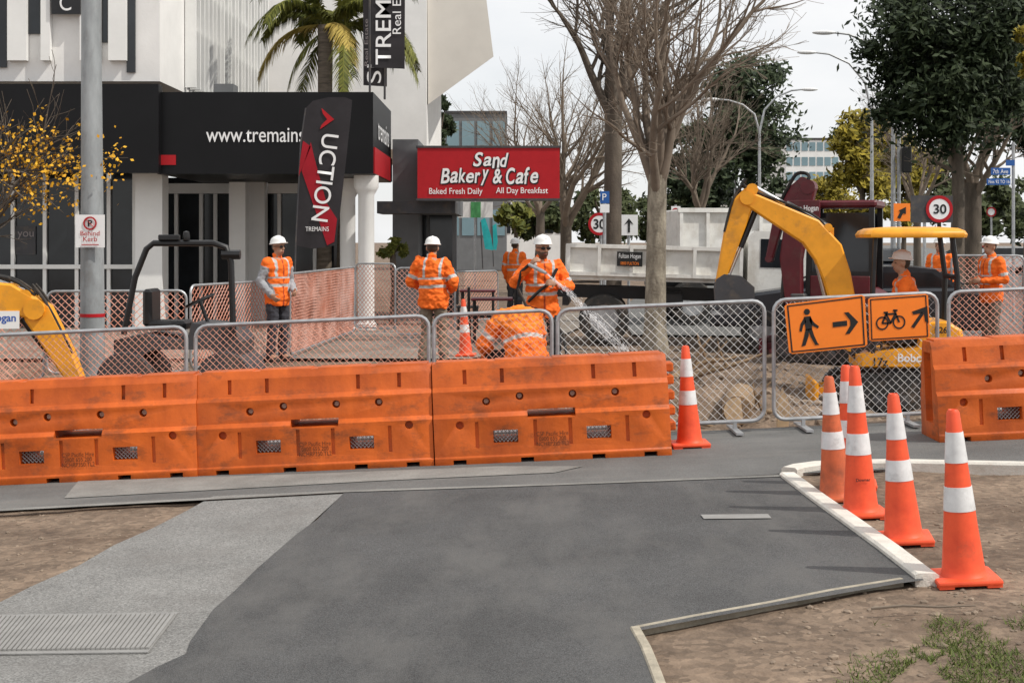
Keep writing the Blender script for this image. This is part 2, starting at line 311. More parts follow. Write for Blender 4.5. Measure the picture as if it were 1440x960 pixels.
# ---------------------------------------------------------------- barriers
def barrier_mesh():
    Lh=.911
    half=[(.262,0),(.262,.05),(.25,.062),(.248,.355),(.212,.385),(.204,.555),(.165,.588),(.138,.72),(.118,.745),(.106,.78)]
    prof=[(-y,z) for y,z in half]+[(y,z) for y,z in half[::-1]]
    b=MB(); b.prism([(-Lh,y,z) for y,z in prof],(2*Lh,0,0))
    c=MB()
    for x in(-.36,.36): c.box((x,0,.2),(.19,.8,.1))
    c.box((0,0,.365),(.37,.8,.06))
    for x,z in((-.71,.3),(.73,.32)): c.cyl((x,-.4,z),(x,-.19,z),.032)
    for x,z in((-.5,.47),(-.24,.5),(.17,.5),(.5,.5)): c.cyl((x,-.4,z),(x,-.13,z),.031)
    for x in(-.72,-.2,.35,.75): c.box((x,0,0),(.1,.8,.07))
    for x in(-.915,.915): c.box((x,0,.79),(.07,.8,.05))
    for x in(-.45,0,.45): c.box((x,0,.79),(.06,.8,.035))
    for x in(-.58,-.13,.14,.58): c.box((x,-.25,.22),(.028,.04,.2))
    for x in(-.66,-.37,.34,.66): c.box((x,-.15,.66),(.03,.07,.11))
    c.box((-.9,0,.4),(.13,.2,.55))
    ms=[]
    for q in(b,c):
        me=bpy.data.meshes.new('q'); me.from_pydata(q.v,[],q.f); bm=bmesh.new(); bm.from_mesh(me); bmesh.ops.recalc_face_normals(bm,faces=bm.faces); bm.to_mesh(me); bm.free()
        o=bpy.data.objects.new('q',me); COL.objects.link(o); ms.append(o)
    md=ms[0].modifiers.new('b','BOOLEAN'); md.object=ms[1]; md.operation='DIFFERENCE'; md.solver='EXACT'
    bv=ms[0].modifiers.new('v','BEVEL'); bv.width=.009; bv.segments=2; bv.limit_method='ANGLE'; bv.angle_limit=R(30)
    bpy.context.view_layer.update()
    me=bpy.data.meshes.new_from_object(ms[0].evaluated_get(bpy.context.evaluated_depsgraph_get()))
    for o in ms: bpy.data.objects.remove(o)
    r=MB(); r.v=[v.co.copy() for v in me.vertices]; r.f=[list(p.vertices) for p in me.polygons]
    return r
m_plug=mat('plug_grey',(.5,.42,.34),.5)
br=root('road_barrier','','barrier')
bo=barrier_mesh().build('shell',m_orange,br,smooth=40)
for z in(.2,.32,.44,.56,.66): MB().box((.938,0,z),(.07,.17,.07),bev=.01).build('connector_lug',m_orange,br)
for x,z in((-.5,.47),(-.24,.5),(.17,.5),(.5,.5)):
    MB().lathe((x,-.145,z),[(.001,0),(.019,.0),(.019,.012),(.001,.014)],12,M.Rotation(R(90),3,'X')).build('filler_plug',m_plug,br)
for x in(-.36,.36):
    b=MB()
    for k in range(-6,7):
        for sg in(1,-1):
            x0=x+k*.03; a0=max(x-.095,min(x+.095,x0-sg*.05)); a1=max(x-.095,min(x+.095,x0+sg*.05))
            if abs(a1-a0)<.02: continue
            b.tube([(a0,-.18,.2+sg*(a0-x0)),(a1,-.18,.2+sg*(a1-x0))],.003,3,False)
    b.build('slot_mesh',m_wire,br,smooth=0)
txt('CSP Pacific Hire\n0800 655 200\nNCHRP350 TL2',(0.0,-.2575,.17),V((1,0,0)),UZ,.25,.11,m_txtb,br)
blab=['orange plastic road barrier at the left end of the row','orange plastic road barrier in the middle of the row of three','scuffed orange road barrier at the right end of the row beside a lone cone','orange road barrier standing alone behind the cones at the right edge']
for i,pc in enumerate([125,451,777,1472]):
    o=br if i==0 else copy_tree(br)
    Y=11.2+(.0,.01,-.005,0)[i]; X=(pc-720)*Y/FX; o.location=(X,Y,g(X,Y)+.006); o.rotation_euler=(0,-math.atan(.045),(.006,-.005,.006,-.02)[i])
    tag(o,blab[i],'barrier','orange water filled barriers along the road')
# ---------------------------------------------------------------- cones
def cone(label,p,h,m,tilt=(0,0),txtb=None):
    c=root('traffic_cone',label,'cone',group='orange traffic cones')
    b=MB(); b.box((0,0,.02),(.3,.3,.028),bev=.012,seg=2)
    for x in(-.11,.11):
        for y in(-.11,.11): b.box((x,y,.004),(.07,.07,.012))
    b.build('base',m,c)
    rad=lambda t:.098-.069*t
    b=MB(); b.lathe((0,0,0),[(.115,.03),(.105,.045),(.1,.06)]+[(rad(t),.06+(h-.06)*t) for t in(.25,.5,.75,.98)]+[(.022,h),(.016,h-.01)],24); b.build('cone_body',m,c)
    for t0,t1 in((.37,.52),(.67,.86)):
        b=MB(); b.lathe((0,0,0),[(rad(t0)-.004,.06+(h-.06)*t0),(rad(t0)+.0025,.06+(h-.06)*t0),(rad(t1)+.0025,.06+(h-.06)*t1),(rad(t1)-.004,.06+(h-.06)*t1)],24); b.build('reflective_collar',m_refl,c)
    if txtb: txt(txtb,(0,-.092,.06+(h-.06)*.2),RX,V((0,.14,1)),.085,None,m_txtk,c,bold=.02)
    c.location=p; c.rotation_euler=(R(tilt[0]),R(tilt[1])-.045,random.uniform(-.25,.25) if not txtb else 0); return c
def gp(px,py):
    p=G(px,py); p.z=hgt(p.x,p.y)+.004; return p
cone('nearest orange cone at the right, furthest from the barriers',gp(1356,812),.82,m_cone,(0,-1.2))
cone('second nearest cone in the right group, left of the nearest cone',gp(1271,757),.80,m_cone,(0,-1.5))
cone('tallest cone in the right group, with black lettering low on its body',gp(1211,722),.885,m_cone,(0,0),'Downer')
cone('faded darker orange cone at the left of the right hand group',gp(1176,698),.78,m_coneold,(0,-1))
cone('cone mostly hidden behind the tallest lettered cone',gp(1200,684),.80,m_cone,(0,-1))
p=G(970,628); p.z+=.008; cone('lone orange cone at the right end of the barrier row on the road',p,.8,m_cone)
cone('small far cone on the footpath behind the workers',V(((655-720)*.0105,21,.015)),.84,m_cone)
# ---------------------------------------------------------------- fences
def fence(label,p0,p1,h=1.1,net=False,group='chain link fence panels along the road',step=.07,wm=None):
    p0=V(p0);p1=V(p1); c=(p0+p1)/2; r=root('fence_panel',label,'fence',c,group); d=(p1-p0); Lx=V((d.x,d.y,0)).length; dx=d/Lx
    W=lambda s,z: p0+dx*s+V((0,0,z))
    rc=.1; b0=.09; pts=[]
    for cx,cz,a0 in((rc,h-rc,180),(Lx-rc,h-rc,90),(Lx-rc,b0+rc,0),(rc,b0+rc,-90)):
        for k in range(5): a=R(a0-k*22.5); pts.append(W(cx+rc*math.cos(a),cz+rc*math.sin(a)))
    pts.append(pts[0]); MB().tube(pts,.017,8,False).build('frame',m_steel,r)
    mb=MB(); st=step*(1.3 if net else 1); rad=.006 if net else (.003 if wm else .0025)
    z0=b0+.02;z1=h-.02; c_=-h; nrm=V((-dx.y,dx.x,0)).normalized(); sag=lambda s,z:W(s,z)+nrm*.02*NZ.noise(V((s*1.7+c.x,z*1.7,c.y)))
    while c_<Lx+h:
        for sgn in(1,-1):
            base=c_
            t0=max(0,(0.02-base)*sgn) if sgn>0 else max(0,base-(Lx-.02)); t1=min(z1-z0,(Lx-.02-base)) if sgn>0 else min(z1-z0,base-.02)
            if t1-t0>.02: mb.tube([sag(base+sgn*(t0+(t1-t0)*q/3),z0+t0+(t1-t0)*q/3) for q in range(4)],rad,3,False)
        c_+=st
    mb.build('net' if net else 'wire_mesh',m_net if net else (wm or m_wire),r,smooth=0)
    for s in(.25,Lx-.25):
        q=W(s,0); b=MB(); b.beam(q-nrm*.28+V((0,0,.02)),q+nrm*.28+V((0,0,.02)),.06,.02); b.beam(q+V((0,0,.02)),q+V((0,0,b0)),.03,.03); b.build('foot',m_steel,r)
    return r
def fp(px,Y): X=(px-720)*Y/FX; return (X,Y,g(X,Y)+(.008 if Y<12.2 else -.01))
for a,b,l,q in((-90,262,'grey chain link panel at the left end, behind the leftmost barrier',1),(275,603,'long chain link panel behind the middle barrier',1),(610,776,'short chain link panel in front of the bending worker',1),(784,1075,'chain link panel right of the bending worker, by the tree trunk',0),(1088,1318,'chain link panel carrying the two orange detour signs',0),(1334,1560,'chain link panel at the right edge above the lone barrier',1)):
    fence(l,fp(a,12.02),fp(b,12.02),step=.058 if q else .07,wm=m_wirep if q else None)
ng='net covered fence panels around the site'
for (a,Ya),(b,Yb),h,l in(((66,17.6),(262,17.8),1.1,'pink netted panel behind the roller and lamp pole'),((268,18.2),(404,21),1.15,'netted panel in front of the grey sleeved worker'),((408,20.5),(498,26),1.25,'netted panel between the auction flag and the white columns'),((500,27),(556,26.5),1.3,'short netted panel below the white columns'),((556,25),(640,25),1.25,'netted panel behind the worker seen from the back'),((1338,21.8),(1440,21.6),1.5,'tall netted panel beside the worker at the far right'),((1442,21.6),(1540,21.4),1.5,'tall netted panel at the right edge of the frame'),((640,29),(700,30),1.1,'far netted panel by the cafe seating'),((-60,16.6),(62,17),1.1,'netted panel behind the yellow boom at left')):
    fence(l,fp(a,Ya),fp(b,Yb),h,True,ng)
# ---------------------------------------------------------------- detour signs
def flat(r,pts,m,name,Y,d=.006): return MB().prism([P(x,y,Y) for x,y in pts],(0,d,0)).build(name,m,r,smooth=0)
def quadmap(q):
    A,B,C,D=[V(p) for p in q]
    return lambda u,v:tuple(A.lerp(B,u).lerp(D.lerp(C,u),v))
def detour(label,q,kind):
    Y=11.9; f=quadmap(q); c=P(*f(.5,1),Y); r=root('detour_sign',label,'sign',c,'orange temporary detour signs on the fence')
    rc=.04; out=[f(rc,0),f(1-rc,0),f(1,rc),f(1,1-rc),f(1-rc,1),f(rc,1),f(0,1-rc),f(0,rc)]
    flat(r,out,m_signor,'panel',Y,.012)
    def fm(l): return [f(u,v) for u,v in l]
    bd=MB()
    e=.03;k=.055
    for l in([(e,e),(1-e,e),(1-e,k),(e,k)],[(e,1-k),(1-e,1-k),(1-e,1-e),(e,1-e)],[(e,k),(e*1.6,k),(e*1.6,1-k),(e,1-k)],[(1-e*1.6,k),(1-e,k),(1-e,1-k),(1-e*1.6,1-k)]): bd.prism([P(x,y,Y-.003) for x,y in fm(l)],(0,.003,0))
    bd.build('border',m_txtk,r,smooth=0)
    s=MB(); T=lambda l:s.prism([P(x,y,Y-.004) for x,y in fm(l)],(0,.004,0))
    disc=lambda u,v,ru,rv,n=20:T([(u+ru*math.cos(6.2832*i/n),v+rv*math.sin(6.2832*i/n)) for i in range(n)])
    if kind=='walk':
        disc(.27,.2,.038,.06)
        T([(.23,.29),(.31,.29),(.325,.36),(.315,.56),(.235,.56)])
        T([(.235,.30),(.18,.42),(.155,.56),(.185,.58),(.21,.46),(.25,.40)])
        T([(.3,.3),(.35,.43),(.405,.51),(.39,.55),(.32,.48),(.29,.38)])
        T([(.235,.54),(.28,.54),(.265,.68),(.215,.86),(.165,.87),(.21,.68)])
        T([(.265,.54),(.315,.54),(.335,.68),(.37,.83),(.39,.87),(.34,.87),(.29,.7)])
        s.build('walking_figure',m_txtk,r,smooth=0); s=MB()
        T([(.58,.46),(.76,.46),(.76,.56),(.58,.56)]); T([(.73,.3),(.785,.3),(.9,.51),(.785,.72),(.73,.72),(.80,.56),(.8,.46)])
    else:
        def ring(u,v):
            n=24;ru,rv=.105,.155
            for i in range(n):
                a=6.2832*i/n;b=6.2832*(i+1)/n
                T([(u+ru*math.cos(a),v+rv*math.sin(a)),(u+ru*math.cos(b),v+rv*math.sin(b)),(u+ru*.78*math.cos(b),v+rv*.78*math.sin(b)),(u+ru*.78*math.cos(a),v+rv*.78*math.sin(a))])
        ring(.22,.6);ring(.5,.6)
        def ln(a,b,w=.016):
            d=V((b[0]-a[0],b[1]-a[1])).normalized(); nn=(-d.y*w,d.x*w*1.35); T([(a[0]+nn[0],a[1]+nn[1]),(b[0]+nn[0],b[1]+nn[1]),(b[0]-nn[0],b[1]-nn[1]),(a[0]-nn[0],a[1]-nn[1])])
        for a,b in(((.22,.6),(.29,.4)),((.29,.4),(.44,.4)),((.22,.6),(.36,.61)),((.36,.61),(.445,.4)),((.28,.37),(.36,.61)),((.5,.6),(.43,.33)),((.25,.36),(.32,.36)),((.41,.32),(.48,.33))): ln(a,b)
        s.build('bicycle_figure',m_txtk,r,smooth=0); s=MB()
        ln((.72,.74),(.9,.42),.028); T([(.72,.38),(.98,.28),(.985,.66),(.93,.62),(.92,.42),(.74,.45)])
    s.build('arrow',m_txtk,r,smooth=0)
    for u in(.2,.8):
        b=MB(); a=P(*f(u,.5),Y+.012); b.beam(a,a+V((0,.1,0)),.02,.02); b.build('bracket',m_steel,r)
    return r
detour('orange sign with a walking figure and right arrow on the fence',[(1103,428),(1216,414),(1220,487),(1110,498)],'walk')
detour('orange sign with a bicycle and slanting arrow on the fence',[(1221,419),(1305,413),(1308,475),(1223,480)],'bike')
# ---------------------------------------------------------------- people
def remesh(b,vox,name,m,parent,colf,wr=0,sm=2):
    me=bpy.data.meshes.new('q'); me.from_pydata(b.v,[],b.f); bm=bmesh.new(); bm.from_mesh(me); bmesh.ops.recalc_face_normals(bm,faces=bm.faces); bm.to_mesh(me); bm.free()
    o=bpy.data.objects.new('q',me); COL.objects.link(o)
    md=o.modifiers.new('r','REMESH'); md.mode='VOXEL'; md.voxel_size=vox; md.use_smooth_shade=True
    s=o.modifiers.new('s','SMOOTH'); s.factor=.5; s.iterations=sm
    bpy.context.view_layer.update(); me=bpy.data.meshes.new_from_object(o.evaluated_get(bpy.context.evaluated_depsgraph_get())); bpy.data.objects.remove(o)
    if wr:
        nn=[v.normal.copy() for v in me.vertices]
        for v,nv in zip(me.vertices,nn):
            q=v.co; v.co=q+nv*wr*(NZ.noise(V((q.x*9,q.y*9,q.z*13)))+.6*NZ.noise(V((q.x*22,q.y*22,q.z*30))))
    at=me.color_attributes.new('Col','FLOAT_COLOR','POINT')
    cs=[]
    for v in me.vertices: cs+=[*colf(v.co),1]
    at.data.foreach_set('color',cs)
    me.polygons.foreach_set('use_smooth',[True]*len(me.polygons)); me.name=name; me.materials.append(m)
    o=bpy.data.objects.new(name,me); COL.objects.link(o); o.parent=parent; return o
HI=(.9,.165,.02); SIL=(.5,.51,.5)
def segd(p,a,b):
    ab=b-a; t=max(0,min(1,(p-a).dot(ab)/ab.length_squared)); return (p-a-ab*t).length,t
def person(label,loc,rz,J=None,jc=HI,sl=None,tc=(.05,.05,.055),vox=.011,hy=0,hp=0,beard=None,glasses=False,hair=(.05,.035,.025),skin=(.42,.24,.16),group='road workers in orange',extra=None,loose=0,yoke=None):
    r=root('person',label,'person',group=group)
    j=dict(pe=(0,0,.95),ch=(0,0,1.32),ne=(0,.005,1.47),he=(0,-.025,1.61),
      sR=(-.185,0,1.40),sL=(.185,0,1.40),eR=(-.25,.02,1.12),eL=(.25,.02,1.12),wR=(-.24,-.1,.88),wL=(.24,-.1,.88),
      hR=(-.09,0,.93),hL=(.09,0,.93),kR=(-.1,-.02,.5),kL=(.1,-.02,.5),aR=(-.11,.02,.1),aL=(.11,.02,.1))
    if J: j.update(J)
    j={k:V(v) for k,v in j.items()}
    rgt=(j['sL']-j['sR']).normalized(); up=(j['ne']-j['pe']).normalized(); fw=rgt.cross(up).normalized()
    def torso(b,inf,lo,hi):
        rings=[]; a1=(j['ch']-j['pe']).length; a2=(j['ne']-j['ch']).length
        for t,rx,ry in((-.16,.15,.115),(-.1,.17,.125),(0,.17,.125),(.12,.152,.115),(.25,.168,.122),(.36,.185,.125),(.44,.185,.11),(.49,.12,.085),(.53,.066,.066)):
            if t<lo or t>hi: continue
            c=j['pe']+(j['ch']-j['pe'])*(t/a1) if t<a1 else j['ch']+(j['ne']-j['ch'])*((t-a1)/a2)
            rings.append([c+rgt*(rx+inf)*math.cos(q*math.pi/10)+fw*(ry+inf)*math.sin(q*math.pi/10) for q in range(20)])
        b.loft(rings)
    hm=M.Rotation(hy,3,'Z')@M.Rotation(hp,3,'X'); hc=j['he']; hl=lambda x,y,z:hc+hm@V((x,y,z))
    b=MB(); torso(b,-.01,-.1,.6)
    b.caps(j['ne']-up*.04,hc-V((0,0,.03)),.058,.055)
    b.ell(hc+hm@V((0,.012,.025)),(.077,.096,.1),3,hm); b.ell(hl(0,-.025,-.05),(.058,.066,.065),2,hm)
    b.ell(hl(0,-.095,-.01),(.013,.02,.024),2,hm); b.ell(hl(0,-.102,-.022),(.017,.014,.012),2,hm)
    b.ell(hl(0,-.078,.028),(.055,.018,.012),2,hm); b.ell(hl(0,-.084,-.06),(.026,.012,.01),2,hm)
    for s in(-1,1): b.ell(hl(s*.078,.012,-.005),(.012,.022,.032),2,hm)
    for s in 'RL':
        sg=-1 if s=='R' else 1
        b.caps(j['s'+s],j['e'+s],.05,.041); b.caps(j['e'+s],j['w'+s],.041,.028)
        b.caps(j['h'+s],j['k'+s],.082,.055); b.caps(j['k'+s],j['a'+s],.055,.04); b.caps(j['a'+s],j['a'+s]+V((0,-.12,-.05)),.04,.035)
        d=(j['w'+s]-j['e'+s]).normalized(); n=V((-sg,0,0))-d*V((-sg,0,0)).dot(d)
        n=n.normalized() if n.length>.2 else d.orthogonal().normalized(); th=d.cross(n)*(1 if d.cross(n).dot(fw)>0 else -1)
        wp=j['w'+s]; rot=M((th,n,d)).transposed(); b.ell(wp+d*.05,(.043,.02,.055),2,rot)
        for i,l in enumerate((.062,.072,.068,.052)):
            o=wp+d*.088+th*(.031-.021*i); d1=(d*.8+n*.6).normalized(); d2=(d*.1+n).normalized(); q=o+d1*l*.55; b.caps(o,q,.0105,.0095,6); b.caps(q,q+d2*l*.5,.0095,.008,6)
        o=wp+d*.035+th*.035; q=o+(d*.55+th*.65+n*.35).normalized()*.04; b.caps(o,q,.013,.011,6); b.caps(q,q+(d*.7+n*.7).normalized()*.03,.011,.009,6)
    hinv=hm.transposed()
    def skc(p):
        q=hinv@(p-hc)
        if abs(abs(q.x)-.03)<.013 and abs(q.z-.008)<.007 and q.y<-.05: return (.03,.02,.02)
        if abs(q.x)<.024 and abs(q.z+.06)<.006 and q.y<-.05: return (.25,.08,.07)
        if q.length<.2:
            if beard and q.z<-.035 and q.y<.02 and q.z>-.13: return beard
            if q.y>.03 and q.z>-.06 and abs(q.x)<.073 or q.z>.06: return hair
        return skin
    remesh(b,min(vox,.009),'body',m_skin,r,skc,0,1)
    b=MB(); torso(b,.022+loose,-.17,.5)
    for s in 'RL':
        b.caps(j['s'+s],j['e'+s],.075+loose*.5,.06+loose*.5); b.caps(j['e'+s],j['w'+s]+(j['e'+s]-j['w'+s]).normalized()*.02,.06+loose*.5,.043+loose*.3)
        b.caps(j['ch']+up*.06,j['s'+s],.08,.074+loose*.3)
    b.caps(j['ne']-up*.05,j['ne']+up*.01,.075,.068)
    sc=sl or jc
    def jcol(p):
        d=p-j['pe']; a=d.dot(up); l=d.dot(rgt); best=9
        for s in 'RL':
            d1,t1=segd(p,j['s'+s],j['e'+s]); d2,t2=segd(p,j['e'+s],j['w'+s])
            dd,t=(d1,t1) if d1<d2 else (d2,1+t2)
            if dd<best: best=dd;bt=t
        if best<.085+loose and bt>.22 and (abs(l)>.165+loose*.5 or bt>1.15):
            if not sl and abs(bt-.72)<.08: return SIL
            return sc
        if abs(a-.13)<.02: return SIL
        if not yoke and abs(a-.24)<.012: return SIL
        if a>.24 and not yoke and abs(abs(l)-.11)<.018: return SIL
        if yoke and a>.2: return yoke
        if abs(l)<.006 and d.dot(fw)>0: return (jc[0]*.4,jc[1]*.3,jc[2])
        return jc
    remesh(b,vox,'jacket',m_cloth,r,jcol,.017+loose*.6)
    b=MB()
    hipc=j['pe']-up*.02
    b.ell(hipc-up*.04,(.17,.128,.12),2)
    for s in 'RL':
        b.caps(j['h'+s]-V((0,0,.02)),j['k'+s],.098,.075); b.caps(j['k'+s],j['a'+s]+V((0,0,.02)),.073,.066)
    remesh(b,vox,'trousers',m_cloth,r,lambda p:tc,.016)
    for s in 'RL':
        a=j['a'+s]; b=MB(); b.caps(a+V((0,.0,.06)),a+V((0,.015,-.045)),.06,.05,12); b.caps(a+V((0,.03,-.055)),a+V((0,-.15,-.062)),.046,.042,12); b.box(a+V((0,-.06,-.092)),(.095,.29,.018),bev=.008); b.build('boot',m_rubber,r,60)
    b=MB(); A=hm@M.Rotation(R(-4),3,'X'); c0=hl(0,.008,.045)
    b.lathe(c0,[(.1,0),(.115,.004),(.115,.01),(.104,.018),(.1,.05),(.084,.085),(.055,.108),(.02,.118),(.001,.119)],22,A@M.Diagonal((1,1.16,1)).to_3x3())
    b.caps(c0+A@V((0,-.09,.07)),c0+A@V((0,.08,.085)),.02,.02,8); b.ell(c0+A@V((0,-.12,.01)),(.072,.045,.009),2,A)
    b.ell(c0+A@V((0,.0,.108)),(.018,.06,.018),2,A)
    b.build('helmet',m_helmet,r,60)
    if glasses:
        b=MB()
        for s in(-1,1): b.ell(hl(s*.034,-.092,.01),(.031,.012,.02),2,hm); b.tube([hl(s*.064,-.085,.014),hl(s*.083,-.04,.014),hl(s*.084,.03,.01)],.005,5)
        b.build('sunglasses',m_black,r,60)
    if extra: extra(r,j)
    r.location=loc; r.rotation_euler=(0,0,rz); return r
def at(px,Y,z=.012): return ((px-720)*Y/FX,Y,z)
person('person in orange vest with grey sleeves and dark trousers, left of the auction flag',at(390,20),R(48),dict(eR=(-.26,.06,1.13),wR=(-.2,-.12,.95),eL=(.27,.05,1.13),wL=(.14,-.2,1.0)),sl=(.33,.34,.36),tc=(.045,.045,.055),glasses=True,hy=.1)
person('person in orange jacket seen from behind, khaki trousers, standing by the fence',at(609,19.3),R(168),dict(ch=(.015,0,1.32),ne=(.02,-.01,1.47),he=(.02,-.05,1.6),sR=(-.17,0,1.39),sL=(.2,0,1.41),eR=(-.3,.03,1.14),wR=(-.2,-.22,1.02),eL=(.31,.02,1.14),wL=(.24,-.24,1.06),kR=(-.12,-.05,.5),aR=(-.15,.02,.1),aL=(.13,.04,.1)),tc=(.2,.165,.125),vox=.01,hy=.15,hp=.12,loose=.018)
def belt(r,j):
    b=MB(); b.tube([V((.15,-.15,1.37)),V((.05,-.19,1.2)),V((-.08,-.195,1.1)),V((-.19,-.12,.98))],.02,6); b.build('strap',m_black,r)
person('person in sunglasses facing the viewer and spraying water from a hose',at(763,17),R(8),dict(ch=(-.02,-.02,1.32),ne=(-.02,-.04,1.47),he=(-.01,-.08,1.61),eR=(-.35,-.05,1.2),wR=(-.19,-.29,1.42),eL=(.32,-.03,1.15),wL=(.1,-.3,1.2),hR=(-.1,0,.93),kL=(.15,-.06,.5),aL=(.17,.02,.1)),tc=(.03,.03,.035),vox=.01,glasses=True,beard=(.09,.06,.04),hy=.25,hp=.1,extra=belt,loose=.01)
person('person crouching over behind the barrier in loose orange jacket and black trousers',at(733,14.6,.0),R(-150),dict(pe=(0,.08,.56),ch=(0,-.02,.85),ne=(0,-.12,.96),he=(0,-.29,.8),sR=(-.2,-.08,.91),sL=(.2,-.08,.91),eR=(-.34,-.2,.66),eL=(.34,-.16,.66),wR=(-.2,-.42,.52),wL=(.2,-.42,.52),hR=(-.1,.06,.54),hL=(.1,.06,.54),kR=(-.2,-.34,.52),kL=(.2,-.28,.5),aR=(-.15,-.05,.1),aL=(.15,.0,.1)),jc=(.9,.175,.022),yoke=(.95,.24,.028),tc=(.02,.02,.022),hp=1.35,loose=.035)
person('distant person in orange and white helmet behind the hose operator',at(724,31),R(160),vox=.016)
person('person in orange jacket at the far right, facing left with hands together',at(1394,21),R(-70),dict(eR=(-.27,.04,1.13),wR=(-.12,-.25,1.1),eL=(.27,.04,1.13),wL=(.1,-.25,1.12)),tc=(.13,.11,.09),hy=0)
person('person in orange standing behind the yellow canopied digger',at(1322,26),R(-40),vox=.015)
person('person driving the yellow digger under its canopy, seen from the left side',((1272-720)*17/FX,16.95,.31),R(-98),dict(pe=(0,0,.47),ch=(0,-.01,.84),ne=(0,-.02,.99),he=(0,-.05,1.13),sR=(-.185,-.01,.92),sL=(.185,-.01,.92),eR=(-.27,-.1,.66),eL=(.27,-.1,.66),wR=(-.22,-.34,.6),wL=(.22,-.34,.6),hR=(-.1,0,.45),hL=(.1,0,.45),kR=(-.13,-.4,.47),kL=(.13,-.4,.47),aR=(-.13,-.42,.1),aL=(.13,-.42,.1)))
hp0=P(744,372,16.62); hp1=P(768,384,16.4)
r=root('water_hose','black hose with nozzle held by the worker in sunglasses','hose',(hp0.x,hp0.y,.0))
MB().tube([hp0,P(733,382,16.75),P(728,405,16.8),P(740,430,16.78),P(770,440,16.76),P(792,470,16.7),P(800,520,16.5),P(760,548,16.2),P(700,552,16.3),P(560,555,17)],.018,8).build('hose_pipe',m_rubber,r)
MB().tube([hp0,hp0.lerp(hp1,.7),hp1],[.02,.024,.016],10).build('nozzle',m_steel,r)
mb=MB(); rr=random.Random(9); e=P(885,505,15.2)
for i in range(1000):
    t=rr.random()**.85; p=hp1.lerp(e,t); p.z+=.2*t*(1-t); s=.005+.07*t; p+=V((rr.gauss(0,s*.8),rr.gauss(0,s),rr.gauss(0,s*.6))); d=(e-hp1).normalized()+V((0,0,.1-.3*t)); l=rr.uniform(.01,.05)
    mb.tube([p,p+d*l],[.0017,.0008],3)
tag(mb.build('water_spray',m_water,smooth=0),'fine spray of water falling from the hose nozzle','spray',kind='stuff')
# ---------------------------------------------------------------- excavators
def spl(pts,n=4):
    out=[]
    for i in range(len(pts)-1):
        p0=V(pts[max(i-1,0)]);p1=V(pts[i]);p2=V(pts[i+1]);p3=V(pts[min(i+2,len(pts)-1)])
        for k in range(n):
            t=k/n; out.append(.5*((2*p1)+(p2-p0)*t+(2*p0-5*p1+4*p2-p3)*t*t+(3*p1-p0-3*p2+p3)*t**3))
    return out+[V(pts[-1])]
def plate(b,pts,ws,y0,th):
    q=[V((p[0],p[1],w_)) for p,w_ in zip(pts,ws)]; m=len(q); rings=[]
    for i,p in enumerate(q):
        t=(q[min(i+1,m-1)]-q[max(i-1,0)]); t=V((t.x,t.y)).normalized(); n=V((-t.y,t.x))*(p.z/2); ch=.02
        a=V((p.x,p.y)); rr_=[]
        for sx,sy in((1,-1),(1,1),(-1,1),(-1,-1)):
            c=n*sx; nn=n.normalized()*sx; y=y0+sy*th/2
            e1=(a+c-nn*ch,y); e2=(a+c,y-sy*ch)
            rr_+=([e1,e2] if (sx,sy) in((1,-1),(-1,1)) else [e2,e1])
        rings.append([V((v.x,y,v.y)) for v,y in rr_])
    b.loft(rings)
    for p in(q[0],q[-1]): b.cyl((p.x,y0-th*.62,p.y),(p.x,y0+th*.62,p.y),p.z*.5)
def wheelY(b,c,r,w,n=20): b.lathe(c,[(.001,-w/2),(r*.92,-w/2),(r,-w/2+.02*min(1,w*5)),(r,w/2-.02*min(1,w*5)),(r*.92,w/2),(.001,w/2)],n,M.Rotation(R(90),3,'X'))
